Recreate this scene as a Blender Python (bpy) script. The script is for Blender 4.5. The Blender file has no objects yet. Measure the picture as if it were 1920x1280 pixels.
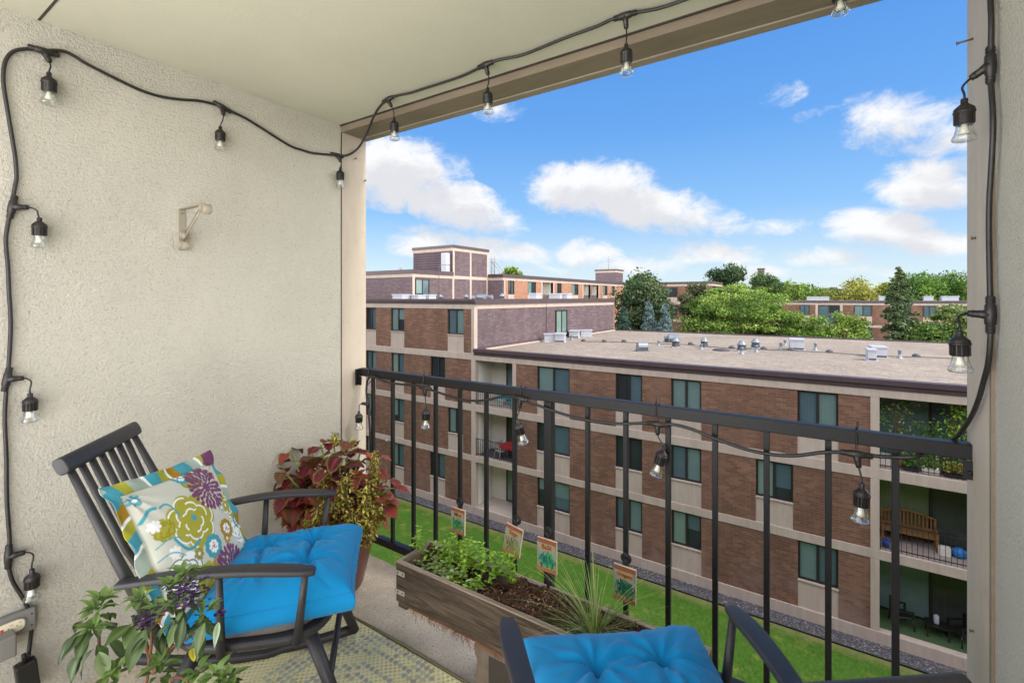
import bpy, bmesh, math, random
import numpy as np
from mathutils import Vector, Matrix
R = math.radians
scene = bpy.context.scene
rng = np.random.default_rng(7)
random.seed(7)

# ------------------------------------------------------------ camera
EYE = 1.5
YAW = R(33.87)
cam_d = bpy.data.cameras.new('camera')
cam = bpy.data.objects.new('camera', cam_d)
scene.collection.objects.link(cam)
cam.location = (0, 0, EYE)
cam.rotation_euler = (R(90), 0, YAW)
cam_d.sensor_width = 36.0
cam_d.lens = 900 / 1920 * 36
cam_d.shift_y = -(640 - 558) / 1920
cam_d.clip_start = 0.02
cam_d.clip_end = 3000
scene.camera = cam

FWD = np.array([-math.sin(YAW), math.cos(YAW), 0.0])
RGT = np.array([math.cos(YAW), math.sin(YAW), 0.0])
CAMP = np.array([0, 0, EYE])

def at(u, v, x=None, y=None, z=None, d=None):
    """point of the photograph (1920 wide) on a real plane of the place"""
    q = FWD + (u - 960) / 900 * RGT + np.array([0, 0, (558 - v) / 900])
    if x is not None: k = x / q[0]
    elif y is not None: k = y / q[1]
    elif z is not None: k = (z - EYE) / q[2]
    else: k = d
    return CAMP + q * k

def XU(u, y):  return float(at(u, 558, y=y)[0])
def YU(u, x):  return float(at(u, 558, x=x)[1])

# ------------------------------------------------------------ world, sun, exposure
SUN_AZ = R(84)      # from +Y towards +X
SUN_EL = R(46)
w = bpy.data.worlds.new('World'); scene.world = w; w.use_nodes = True
nt = w.node_tree; N = nt.nodes; L = nt.links
N.clear()
def nd(t, **k):
    n = N.new(t)
    for a, b in k.items(): setattr(n, a, b)
    return n
def mth(op, a, b=None, c=None, tree=None):
    tr = tree or nt
    n = tr.nodes.new('ShaderNodeMath'); n.operation = op
    for i, s in enumerate((a, b, c)):
        if s is None: continue
        if isinstance(s, (int, float)): n.inputs[i].default_value = s
        else: tr.links.new(s, n.inputs[i])
    return n.outputs[0]
sky = nd('ShaderNodeTexSky', sky_type='NISHITA')
sky.sun_disc = False
sky.sun_elevation = SUN_EL
sky.sun_rotation = SUN_AZ
sky.altitude = 200; sky.air_density = 1.0; sky.dust_density = 0.1; sky.ozone_density = 2.0
tc = nd('ShaderNodeTexCoord')
sep = nd('ShaderNodeSeparateXYZ'); L.new(tc.outputs['Generated'], sep.inputs[0])
sx, sy, sz = sep.outputs
az = mth('ARCTAN2', sx, sy)
hyp = mth('SQRT', mth('ADD', mth('MULTIPLY', sx, sx), mth('MULTIPLY', sy, sy)))
el = mth('ARCTAN2', sz, hyp)

def dir_az_el(u, v):
    q = FWD + (u - 960) / 900 * RGT + np.array([0, 0, (558 - v) / 900])
    return math.atan2(q[0], q[1]), math.atan2(q[2], math.hypot(q[0], q[1]))
# clouds of the photographed sky: where they stand (azimuth, elevation), half sizes, strength
CL = [(735, 322, 105, 50, 1.2, 0.0), (845, 378, 105, 36, 1.2, -.30), (1105, 352, 95, 38, 1.25, 0), (1200, 385, 125, 34, 1.2, -.2),
      (1345, 415, 60, 20, .75, -.25), (800, 455, 60, 24, .95, 0), (930, 468, 95, 18, .9, -.1), (1100, 474, 55, 22, .9, 0),
      (1180, 500, 85, 14, .8, 0), (1465, 178, 38, 20, .5, 0), (1680, 228, 110, 44, .78, -.15), (1770, 262, 90, 30, .7, -.1),
      (1745, 345, 105, 38, 1.1, 0), (1640, 425, 85, 26, 1.2, -.1), (1715, 452, 85, 22, 1.1, -.2), (1340, 478, 95, 20, .7, -.1),
      (1450, 428, 70, 13, .5, 0), (1540, 482, 100, 15, .7, 0), (935, 208, 40, 16, .6, 0), (1800, 462, 45, 15, .8, -.1),
      (1420, 508, 60, 12, .65, 0), (1000, 508, 120, 10, .45, 0), (1650, 505, 200, 12, .45, 0), (1540, 215, 50, 12, .35, 0)]
grp = bpy.data.node_groups.new('cloud_field', 'ShaderNodeTree')
grp.interface.new_socket('az', in_out='INPUT', socket_type='NodeSocketFloat')
grp.interface.new_socket('el', in_out='INPUT', socket_type='NodeSocketFloat')
grp.interface.new_socket('density', in_out='OUTPUT', socket_type='NodeSocketFloat')
gi = grp.nodes.new('NodeGroupInput'); go = grp.nodes.new('NodeGroupOutput')
def gm(op, a, b=None, c=None): return mth(op, a, b, c, grp)
tot = None
for (u, v, hw, hh, st, tilt) in CL:
    a0, e0 = dir_az_el(u, v)
    a1, e1 = dir_az_el(u + hw, v); _, e2 = dir_az_el(u, v - hh)
    wa = abs(a1 - a0) * 1.42; he = abs(e2 - e0) * 1.55
    da = gm('DIVIDE', gm('SUBTRACT', gi.outputs[0], a0), wa)
    de = gm('DIVIDE', gm('SUBTRACT', gi.outputs[1], e0), he)
    de = gm('SUBTRACT', de, gm('MULTIPLY', da, tilt * wa / he))
    r2 = gm('ADD', gm('MULTIPLY', da, da), gm('MULTIPLY', de, de))
    g = gm('MULTIPLY', gm('MAXIMUM', gm('SUBTRACT', 1.0, gm('MULTIPLY', r2, .8)), 0.0), st)
    tot = g if tot is None else gm('MAXIMUM', tot, g)
cx = grp.nodes.new('ShaderNodeCombineXYZ')
grp.links.new(gi.outputs[0], cx.inputs[0])
grp.links.new(gm('MULTIPLY', gi.outputs[1], 1.5), cx.inputs[1])
nz = grp.nodes.new('ShaderNodeTexNoise'); nz.inputs['Scale'].default_value = 13; nz.inputs['Detail'].default_value = 12
nz.inputs['Roughness'].default_value = .66; nz.inputs['Distortion'].default_value = .35
grp.links.new(cx.outputs[0], nz.inputs['Vector'])
dn = gm('ADD', tot, gm('MULTIPLY', gm('SUBTRACT', nz.outputs[0], .5), 2.3))
dn = gm('MULTIPLY', gm('MINIMUM', gm('MULTIPLY', tot, 5.0), 1.0), dn)
mr = grp.nodes.new('ShaderNodeMapRange'); mr.interpolation_type = 'SMOOTHSTEP'
mr.inputs['From Min'].default_value = .13; mr.inputs['From Max'].default_value = 1.0
grp.links.new(dn, mr.inputs['Value'])
grp.links.new(mr.outputs[0], go.inputs[0])
def field(a, e):
    n = nt.nodes.new('ShaderNodeGroup'); n.node_tree = grp
    L.new(a, n.inputs[0]); L.new(e, n.inputs[1]); return n.outputs[0]
d0 = field(az, el)
d1 = field(mth('ADD', az, -.012), mth('ADD', el, .045))
ccol = nd('ShaderNodeMix', data_type='RGBA')
L.new(mth('MULTIPLY', d1, .62), ccol.inputs[0])
ccol.inputs[6].default_value = (0.73, 0.735, 0.745, 1); ccol.inputs[7].default_value = (0.49, 0.50, 0.55, 1)
hsv = nd('ShaderNodeHueSaturation'); hsv.inputs['Saturation'].default_value = 1.12
skm = nd('ShaderNodeMix', data_type='RGBA', blend_type='MULTIPLY'); skm.inputs[0].default_value = 1
SKY_K = 0.088
L.new(sky.outputs[0], skm.inputs[6]); skm.inputs[7].default_value = (SKY_K * .9, SKY_K * 1.0, SKY_K * 1.08, 1)
L.new(skm.outputs[2], hsv.inputs['Color'])
# clear blue overhead that pales to a milky horizon
gr = nd('ShaderNodeValToRGB'); L.new(mth('MULTIPLY', el, 1.0), gr.inputs[0])
ge = gr.color_ramp.elements
for _ in range(4): ge.new(.5)
for i_, (p_, c_) in enumerate(((0.0, (.62, .72, .78)), (.07, (.50, .64, .77)), (.17, (.235, .47, .80)), (.32, (.125, .345, .76)), (.5, (.08, .27, .71)), (.9, (.05, .19, .56)))):
    ge[i_].position = p_; ge[i_].color = (*c_, 1)
skg = nd('ShaderNodeMix', data_type='RGBA'); skg.inputs[0].default_value = .75
L.new(hsv.outputs[0], skg.inputs[6]); L.new(gr.outputs[0], skg.inputs[7])
mixc = nd('ShaderNodeMix', data_type='RGBA')
L.new(d0, mixc.inputs[0]); L.new(skg.outputs[2], mixc.inputs[6]); L.new(ccol.outputs[2], mixc.inputs[7])
# unseen sky behind and above the camera, brightened to fill the balcony with light
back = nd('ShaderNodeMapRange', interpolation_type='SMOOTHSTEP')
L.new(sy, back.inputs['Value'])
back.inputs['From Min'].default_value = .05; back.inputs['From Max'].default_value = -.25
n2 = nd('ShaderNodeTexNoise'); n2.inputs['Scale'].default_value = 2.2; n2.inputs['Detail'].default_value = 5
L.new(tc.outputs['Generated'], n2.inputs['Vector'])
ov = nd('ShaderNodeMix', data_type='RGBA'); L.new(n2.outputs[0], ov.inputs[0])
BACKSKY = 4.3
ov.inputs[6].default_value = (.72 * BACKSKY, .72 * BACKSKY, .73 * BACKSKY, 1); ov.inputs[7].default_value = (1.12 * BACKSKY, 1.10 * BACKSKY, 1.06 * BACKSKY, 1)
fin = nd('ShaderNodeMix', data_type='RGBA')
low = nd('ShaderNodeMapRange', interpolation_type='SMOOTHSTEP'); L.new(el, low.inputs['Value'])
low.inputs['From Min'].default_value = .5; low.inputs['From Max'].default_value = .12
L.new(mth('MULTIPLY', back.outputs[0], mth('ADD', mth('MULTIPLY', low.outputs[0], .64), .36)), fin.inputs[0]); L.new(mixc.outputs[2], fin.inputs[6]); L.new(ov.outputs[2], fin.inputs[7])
# unseen sky round the sun brightened too, added to light the left wall
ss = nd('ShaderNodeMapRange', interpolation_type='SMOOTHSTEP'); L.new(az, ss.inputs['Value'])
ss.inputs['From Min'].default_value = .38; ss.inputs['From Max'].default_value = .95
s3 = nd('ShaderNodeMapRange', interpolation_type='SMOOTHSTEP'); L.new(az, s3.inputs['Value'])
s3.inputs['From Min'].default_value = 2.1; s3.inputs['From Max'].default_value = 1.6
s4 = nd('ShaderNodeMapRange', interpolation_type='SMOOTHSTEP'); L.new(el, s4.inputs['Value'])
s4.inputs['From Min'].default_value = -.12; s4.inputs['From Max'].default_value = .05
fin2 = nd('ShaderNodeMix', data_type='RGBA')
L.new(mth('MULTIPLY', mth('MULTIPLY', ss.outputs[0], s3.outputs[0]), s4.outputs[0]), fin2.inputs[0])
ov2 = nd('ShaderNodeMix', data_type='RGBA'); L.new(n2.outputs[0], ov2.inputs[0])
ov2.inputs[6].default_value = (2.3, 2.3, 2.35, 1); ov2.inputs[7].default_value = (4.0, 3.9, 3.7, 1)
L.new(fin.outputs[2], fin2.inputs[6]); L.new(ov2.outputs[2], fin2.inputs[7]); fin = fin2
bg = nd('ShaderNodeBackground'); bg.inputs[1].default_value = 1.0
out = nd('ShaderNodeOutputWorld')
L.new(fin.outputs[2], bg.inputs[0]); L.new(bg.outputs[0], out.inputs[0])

sun_d = bpy.data.lights.new('sun', 'SUN'); sun_d.energy = 1.6; sun_d.angle = R(6); sun_d.color = (1, .95, .87)
sun = bpy.data.objects.new('sun', sun_d); scene.collection.objects.link(sun)
sd = Vector((math.sin(SUN_AZ) * math.cos(SUN_EL), math.cos(SUN_AZ) * math.cos(SUN_EL), math.sin(SUN_EL)))
sun.rotation_euler = sd.to_track_quat('Z', 'Y').to_euler()

vs = scene.view_settings
vs.view_transform = 'Standard'; vs.look = 'None'; vs.gamma = 1; vs.use_curve_mapping = False
vs.exposure = 0.43
scene.cycles.use_denoising = True
scene.cycles.max_bounces = 8
scene.cycles.diffuse_bounces = 5
scene.cycles.transparent_max_bounces = 16
scene.cycles.caustics_reflective = False; scene.cycles.caustics_refractive = False
scene.cycles.sample_clamp_indirect = 6

# ------------------------------------------------------------ helpers
def col(r, g, b):
    f = lambda c: (c / 255 / 12.92) if c / 255 <= .04045 else ((c / 255 + .055) / 1.055) ** 2.4
    return (f(r), f(g), f(b), 1)

class MB:
    """collects boxes, bars, tubes, lathes; build() links them as ONE mesh object"""
    def __init__(s): s.v = []; s.f = []; s.sm = []
    def add(s, vs_, fs, smooth=False, M=None):
        o = len(s.v)
        if M is not None: vs_ = [tuple(M @ Vector(p)) for p in vs_]
        s.v += [tuple(map(float, p)) for p in vs_]
        s.f += [tuple(i + o for i in q) for q in fs]; s.sm += [smooth] * len(fs)
        return s
    def box(s, x0, x1, y0, y1, z0, z1, M=None):
        vs_ = [(x, y, z) for z in (z0, z1) for y in (y0, y1) for x in (x0, x1)]
        return s.add(vs_, [(0, 2, 3, 1), (4, 5, 7, 6), (0, 1, 5, 4), (1, 3, 7, 5), (3, 2, 6, 7), (2, 0, 4, 6)], False, M)
    def tube(s, pts, rad, n=10, cap=True, smooth=True, M=None, sq=1.0, up=None):
        P = [Vector(tuple(map(float, p))) for p in pts]
        if not hasattr(rad, '__len__'): rad = [rad] * len(P)
        rings = []; prev = None
        for i, p in enumerate(P):
            t = (P[min(i + 1, len(P) - 1)] - P[max(i - 1, 0)]).normalized()
            if prev is None:
                a = Vector(up) if up else (Vector((0, 0, 1)) if abs(t.z) < .9 else Vector((1, 0, 0)))
                x = t.cross(a).normalized()
            else:
                x = (prev - t * prev.dot(t)).normalized()
            prev = x; y = t.cross(x)
            rings.append([p + (x * math.cos(2 * math.pi * k / n) + y * math.sin(2 * math.pi * k / n) * sq) * rad[i] for k in range(n)])
        vs_ = [tuple(q) for r_ in rings for q in r_]
        fs = [(i * n + k, i * n + (k + 1) % n, (i + 1) * n + (k + 1) % n, (i + 1) * n + k) for i in range(len(P) - 1) for k in range(n)]
        if cap: fs += [tuple(range(n))[::-1], tuple((len(P) - 1) * n + k for k in range(n))]
        return s.add(vs_, fs, smooth, M)
    def lathe(s, prof, n=20, M=None, smooth=True, cap=True):
        vs_ = [(r_ * math.cos(2 * math.pi * k / n), r_ * math.sin(2 * math.pi * k / n), z) for (r_, z) in prof for k in range(n)]
        fs = [(i * n + k, i * n + (k + 1) % n, (i + 1) * n + (k + 1) % n, (i + 1) * n + k) for i in range(len(prof) - 1) for k in range(n)]
        if cap: fs += [tuple(range(n))[::-1], tuple((len(prof) - 1) * n + k for k in range(n))]
        return s.add(vs_, fs, smooth, M)
    def prism(s, pts, z0, z1, M=None, smooth=False):
        n = len(pts)
        vs_ = [(p[0], p[1], z0) for p in pts] + [(p[0], p[1], z1) for p in pts]
        fs = [tuple(range(n))[::-1], tuple(range(n, 2 * n))] + [(k, (k + 1) % n, n + (k + 1) % n, n + k) for k in range(n)]
        return s.add(vs_, fs, smooth, M)
    def build(s, name, m, parent=None, bevel=0, seg=2, cols=None):
        me = bpy.data.meshes.new(name); me.from_pydata(s.v, [], s.f); me.update()
        me.polygons.foreach_set('use_smooth', s.sm)
        if cols is not None:
            ca = me.color_attributes.new('Col', 'FLOAT_COLOR', 'POINT')
            ca.data.foreach_set('color', np.asarray(cols, dtype=np.float32).ravel())
        return link(name, me, m, parent, bevel, seg)

def link(name, me, m, parent=None, bevel=0, seg=2):
    o = bpy.data.objects.new(name, me); scene.collection.objects.link(o)
    if m: me.materials.append(m)
    if parent: o.parent = parent
    if bevel:
        b = o.modifiers.new('bevel', 'BEVEL'); b.width = bevel; b.segments = seg; b.limit_method = 'ANGLE'; b.angle_limit = R(40)
        b.harden_normals = False
    return o

def npmesh(name, V, F, m, parent=None, C=None, smooth=False):
    """V (n,3), F (m,k) numpy"""
    me = bpy.data.meshes.new(name)
    k = F.shape[1]
    me.vertices.add(len(V)); me.vertices.foreach_set('co', V.astype(np.float32).ravel())
    me.loops.add(F.size); me.loops.foreach_set('vertex_index', F.astype(np.int32).ravel())
    me.polygons.add(len(F)); me.polygons.foreach_set('loop_start', np.arange(0, F.size, k, dtype=np.int32))
    me.polygons.foreach_set('loop_total', np.full(len(F), k, dtype=np.int32))
    if smooth: me.polygons.foreach_set('use_smooth', np.ones(len(F), dtype=bool))
    me.update(calc_edges=True); me.validate()
    if C is not None:
        if C.shape[1] == 3: C = np.hstack([C, np.ones((len(C), 1))])
        ca = me.color_attributes.new('Col', 'FLOAT_COLOR', 'POINT')
        ca.data.foreach_set('color', C.astype(np.float32).ravel())
    return link(name, me, m, parent)

def tag(o, label=None, cat=None, group=None, kind=None):
    if label: o['label'] = label
    if cat: o['category'] = cat
    if group: o['group'] = group
    if kind: o['kind'] = kind
    return o
def thing(name, label, cat, loc=(0, 0, 0), rz=0, group=None):
    o = bpy.data.objects.new(name, None); scene.collection.objects.link(o)
    o.location = tuple(map(float, loc)); o.rotation_euler = (0, 0, rz); o.empty_display_size = .1
    return tag(o, label, cat, group)
def kids(o): return [c for c in bpy.data.objects if c.parent == o]
def dup(o, loc, rz=None, label=None, group=None, scale=None):
    """a copy of a thing with copies of its parts and sub-parts"""
    r = o.copy(); scene.collection.objects.link(r); r.location = tuple(map(float, loc))
    if rz is not None: r.rotation_euler = (0, 0, rz)
    if label: r['label'] = label
    if group: r['group'] = group
    if scale: r.scale = scale
    for ch in kids(o):
        c = ch.copy(); scene.collection.objects.link(c); c.parent = r
        for g in kids(ch):
            e = g.copy(); scene.collection.objects.link(e); e.parent = c
    return r

def align(p, d, up=(0, 0, 1)):
    """matrix taking local Z to d at p"""
    z = Vector(tuple(map(float, d))).normalized(); a = Vector(up)
    if abs(z.dot(a)) > .98: a = Vector((1, 0, 0))
    x = a.cross(z).normalized(); y = z.cross(x)
    m_ = Matrix((x, y, z)).transposed().to_4x4(); m_.translation = Vector(tuple(map(float, p))); return m_

# ------------------------------------------------------------ materials
class Mat:
    def __init__(s, name, rough=.6, base=(.5, .5, .5, 1), metal=0, spec=.5):
        s.m = bpy.data.materials.new(name); s.m.use_nodes = True
        s.t = s.m.node_tree; s.b = s.t.nodes['Principled BSDF']
        s.b.inputs['Roughness'].default_value = rough; s.b.inputs['Base Color'].default_value = base
        s.b.inputs['Metallic'].default_value = metal; s.b.inputs['Specular IOR Level'].default_value = spec
        s._tc = None
    def n(s, t, **k):
        q = s.t.nodes.new(t)
        for a, b in k.items(): setattr(q, a, b)
        return q
    def l(s, a, b): s.t.links.new(a, b)
    def coord(s, scale=(1, 1, 1), rot=(0, 0, 0), kind='Object', loc=(0, 0, 0)):
        if s._tc is None: s._tc = s.n('ShaderNodeTexCoord')
        mp = s.n('ShaderNodeMapping'); mp.inputs['Scale'].default_value = scale; mp.inputs['Rotation'].default_value = rot
        mp.inputs['Location'].default_value = loc
        s.l(s._tc.outputs[kind], mp.inputs[0]); return mp.outputs[0]
    def noise(s, scale=5, detail=4, rough=.55, vec=None, dist=0):
        q = s.n('ShaderNodeTexNoise'); q.inputs['Scale'].default_value = scale; q.inputs['Detail'].default_value = detail
        q.inputs['Roughness'].default_value = rough; q.inputs['Distortion'].default_value = dist
        s.l(vec if vec is not None else s.coord(), q.inputs['Vector']); return q.outputs[0]
    def vor(s, scale=5, vec=None, feature='F1', out='Distance'):
        q = s.n('ShaderNodeTexVoronoi', feature=feature); q.inputs['Scale'].default_value = scale
        s.l(vec if vec is not None else s.coord(), q.inputs['Vector']); return q.outputs[out]
    def ramp(s, fac, stops, interp='LINEAR'):
        q = s.n('ShaderNodeValToRGB'); q.color_ramp.interpolation = interp
        e = q.color_ramp.elements
        while len(e) < len(stops): e.new(.5)
        for i, (p, c) in enumerate(stops):
            e[i].position = p; e[i].color = c if len(c) == 4 else (*c, 1)
        s.l(fac, q.inputs[0]); return q.outputs[0]
    def mix(s, f, a, b, mode='MIX'):
        q = s.n('ShaderNodeMix', data_type='RGBA', blend_type=mode)
        for i, x in ((0, f), (6, a), (7, b)):
            if isinstance(x, (int, float)): q.inputs[i].default_value = x
            elif isinstance(x, tuple): q.inputs[i].default_value = x
            else: s.l(x, q.inputs[i])
        return q.outputs[2]
    def mth(s, op, a, b=None, c=None): return mth(op, a, b, c, s.t)
    def base(s, c): s.l(c, s.b.inputs['Base Color']); return s
    def rough(s, c): s.l(c, s.b.inputs['Roughness']); return s
    def bump(s, h, strength=.5, dist=.01):
        q = s.n('ShaderNodeBump'); q.inputs['Strength'].default_value = strength; q.inputs['Distance'].default_value = dist
        s.l(h, q.inputs['Height'])
        prev = s.b.inputs['Normal'].links
        if prev: s.l(prev[0].from_socket, q.inputs['Normal'])
        s.l(q.outputs[0], s.b.inputs['Normal']); return s

G = (.5, .5, .5)
def g4(x): return (x, x, x, 1)

def m_stucco(name, c1, c2, scale=1):
    m = Mat(name, .92, spec=.2)
    n1 = m.noise(1.3, 4)
    fine = m.noise(150 * scale, 3, .6); v = m.noise(115 * scale, 5, .72, dist=.15)
    c = m.mix(n1, c1, c2)
    pit_shade = m.ramp(fine, [(.32, g4(.74)), (.42, g4(1))])  # shade of the pits put into the colour, since the bump hardly shows
    c = m.mix(1.0, c, pit_shade, 'MULTIPLY')
    m.base(c)
    h = m.mth('ADD', m.mth('MULTIPLY', fine, .4), m.mth('MULTIPLY', v, 1.0))
    # sweeping trowel arcs
    wv = m.n('ShaderNodeTexWave', wave_type='RINGS', bands_direction='X'); wv.inputs['Scale'].default_value = 16
    wv.inputs['Distortion'].default_value = 9; wv.inputs['Detail'].default_value = 4; wv.inputs['Detail Scale'].default_value = 1.1
    m.l(m.coord((1, 1, 1.2), loc=(0.3, -.9, -1.2)), wv.inputs[0])
    h = m.mth('ADD', h, m.mth('MULTIPLY', wv.outputs['Fac'], .07))
    sm_ = m.ramp(m.noise(1.7, 3, .5, m.coord(loc=(3, 1, 2))), [(.36, g4(.80)), (.64, g4(1))])
    h = m.mth('MULTIPLY', h, sm_)
    m.bump(h, 1.0, .024)
    return m.m
M_wall = m_stucco('stucco', col(236, 230, 216), col(226, 219, 203))
M_wall_r = m_stucco('stucco_right', col(232, 226, 213), col(220, 214, 200), .9)
def m_plain(name, c, rough=.6, var=.12, scale=8, bump=0, bs=200, metal=0, spec=.5, stains=None):
    m = Mat(name, rough, metal=metal, spec=spec)
    n1 = m.noise(scale, 5)
    lo = tuple(x * (1 - var) for x in c[:3]) + (1,); hi = tuple(min(1, x * (1 + var)) for x in c[:3]) + (1,)
    cc = m.ramp(n1, [(.3, lo), (.7, hi)])
    if stains:
        n3 = m.noise(stains[0], 6, .65); msk = m.ramp(n3, [(.56, (0, 0, 0)), (.72, g4(stains[2]))])
        cc = m.mix(msk, cc, stains[1])
    m.base(cc)
    if bump: m.bump(m.noise(bs, 3), bump, .004)
    return m.m
M_ceiling = m_plain('painted_ceiling', col(194, 190, 172), .85, .03, 1.5, .15, 90, spec=.2)
M_trim = m_plain('taupe_trim', col(186, 173, 158), .7, .05, 3, .1, 60, spec=.3, stains=(9, col(158, 140, 122), .35))
M_trim_d = m_plain('beam_paint', col(128, 115, 98), .7, .06, 3, .12, 60, spec=.3, stains=(12, col(118, 104, 88), .4))
M_trim_l = m_plain('beam_strip_paint', col(146, 134, 118), .6, .08, 4, spec=.3, stains=(16, col(128, 108, 92), .5))
M_dark = m_plain('dark_gap', col(60, 52, 44), .8, .1)
def m_floor():
    m = Mat('exposed_concrete', .85, spec=.25)
    n1 = m.noise(4, 4); v = m.noise(130, 2, .5); v2 = m.noise(260, 2)
    c = m.ramp(n1, [(.3, col(208, 190, 164)), (.7, col(226, 210, 184))])
    pit = m.ramp(v, [(.33, col(96, 80, 66)), (.40, g4(1))])
    c = m.mix(.7, c, pit, 'MULTIPLY')
    c = m.mix(m.ramp(v2, [(.55, (0, 0, 0)), (.68, g4(.55))]), c, col(222, 214, 200))
    m.base(c); m.bump(v, .6, .003); return m.m
M_floor = m_floor()
M_steel = m_plain('black_painted_steel', col(24, 23, 25), .46, .15, 30, .05, 300, spec=.3)
M_steel_far = m_plain('far_black_steel', col(40, 38, 40), .6, .1)
def m_cable():
    m = Mat('black_rubber', .45, base=col(32, 28, 28)); m.base(m.ramp(m.noise(60, 3), [(.3, col(26, 23, 23)), (.7, col(42, 37, 36))])); return m.m
M_cable = m_cable()
def m_glass(name, tint=(1, 1, 1, 1), gl=.9):
    m = Mat(name)
    t = m.n('ShaderNodeBsdfTransparent'); t.inputs[0].default_value = tint
    g = m.n('ShaderNodeBsdfGlossy'); g.inputs['Roughness'].default_value = .03
    f = m.n('ShaderNodeLayerWeight'); f.inputs[0].default_value = .42
    mx = m.n('ShaderNodeMixShader'); m.l(m.mth('ADD', m.mth('MULTIPLY', f.outputs['Facing'], gl), .05), mx.inputs[0])
    m.l(t.outputs[0], mx.inputs[1]); m.l(g.outputs[0], mx.inputs[2])
    m.l(mx.outputs[0], m.t.nodes['Material Output'].inputs[0]); return m.m
M_bulb = m_glass('clear_bulb', (.94, .95, .93, 1), .75)
M_refl = m_plain('bulb_reflector', col(235, 232, 220), .25, .03, 20)
M_chair = m_plain('charcoal_chair_paint', col(46, 44, 47), .48, .1, 25, .06, 250)
def m_fabric(name, c, fine=900, rough=.85):
    m = Mat(name, rough, spec=.25)
    n1 = m.noise(6, 4); lo = tuple(x * .88 for x in c[:3]) + (1,)
    m.base(m.mix(n1, lo, c)); m.bump(m.noise(fine, 2), .12, .002)
    m.b.inputs['Sheen Weight'].default_value = .12
    return m.m
M_blue = m_fabric('blue_canvas', col(0, 130, 188))
M_pad = m_fabric('grey_pad', col(104, 100, 94))
def m_attr(name, rough=.6, spec=.4, bump=0, bs=300, trans=0, sss=0):
    m = Mat(name, rough, spec=spec)
    a = m.n('ShaderNodeVertexColor'); a.layer_name = 'Col'
    m.base(a.outputs[0])
    if bump: m.bump(m.noise(bs, 2), bump, .003)
    if trans:
        tr = m.n('ShaderNodeBsdfTranslucent'); m.l(m.mix(1.0, a.outputs[0], (1, 1, .7, 1), 'MULTIPLY'), tr.inputs[0])
        mx = m.n('ShaderNodeMixShader'); mx.inputs[0].default_value = trans
        m.l(m.b.outputs[0], mx.inputs[1]); m.l(tr.outputs[0], mx.inputs[2])
        m.l(mx.outputs[0], m.t.nodes['Material Output'].inputs[0])
    return m.m
M_leaf = m_attr('leaf', .5, .35, trans=.22)
M_leaf_far = m_attr('far_leaf', .75, .12, trans=.18)
M_print = m_attr('printed_cotton', .85, .2, .12, 700)
M_rug = m_attr('woven_rug', .85, .2)
def m_wood(name, c1, c2, c3, axis='x', sc=1, rough=.8):
    m = Mat(name, rough, spec=.2)
    s_ = {'x': (1.2, 14, 14), 'y': (14, 1.2, 14), 'z': (14, 14, 1.2)}[axis]
    s_ = tuple(a * sc for a in s_)
    n1 = m.noise(3.2, 8, .7, m.coord(s_), .6); n2 = m.noise(9, 6, .7, m.coord(s_))
    c = m.ramp(n1, [(.28, c1), (.5, c2), (.74, c3)])
    c = m.mix(m.ramp(n2, [(.55, (0, 0, 0)), (.62, g4(.6))]), c, c1)
    m.base(c); m.bump(m.mth('ADD', n1, n2), .5, .004); return m.m
M_wood = m_wood('weathered_wood', col(42, 34, 28), col(78, 66, 55), col(120, 106, 90))
M_wood_top = m_wood('pale_weathered_wood', col(122, 106, 90), col(158, 142, 124), col(186, 170, 152))
M_wood_y = m_wood('weathered_end_wood', col(96, 82, 68), col(140, 124, 106), col(170, 154, 134), 'y')
M_bench = m_wood('teak', col(96, 66, 38), col(134, 96, 58), col(160, 122, 80), 'x', .6, .6)
def m_soil():
    m = Mat('potting_soil', 1, spec=.1)
    a = m.noise(40, 6, .7); b = m.noise(170, 3, .7)
    c = m.ramp(a, [(.3, col(44, 28, 20)), (.55, col(92, 66, 50)), (.75, col(126, 96, 76))])
    c = m.mix(m.ramp(b, [(.62, (0, 0, 0)), (.70, g4(.8))]), c, col(198, 172, 148))
    m.base(c); m.bump(m.mth('ADD', a, b), .9, .01); return m.m
M_soil = m_soil()
M_coir = m_plain('coir', col(136, 84, 50), 1, .3, 40, .8, 200)
M_block = m_plain('concrete_block', col(112, 98, 84), .95, .25, 14, .9, 120)
M_metal = m_plain('galvanised_metal', col(196, 192, 180), .4, .1, 30, metal=.5)
M_pot = m_plain('brown_glazed_pot', col(102, 58, 46), .3, .15, 8)
M_terra = m_plain('terracotta', col(176, 104, 66), .8, .12, 12)
M_cream = m_plain('cream_metal', col(146, 136, 118), .5, .08, 20, stains=(30, col(150, 112, 80), .4))
M_grey_plastic = m_plain('grey_plastic', col(120, 118, 114), .5, .06)
M_ivory = m_plain('ivory_plastic', col(224, 214, 186), .4, .04)
M_black_pl = m_plain('black_plastic', col(26, 25, 26), .4, .1)
M_red = m_plain('red_plastic', col(190, 56, 34), .4, .05)
M_stem = m_plain('brown_stem', col(104, 72, 48), .8, .2, 60, .4, 200)
M_gstem = m_plain('green_stem', col(120, 132, 66), .6, .15, 60)
M_bark = m_plain('bark', col(92, 78, 66), .95, .3, 3, .6, 12)

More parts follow.
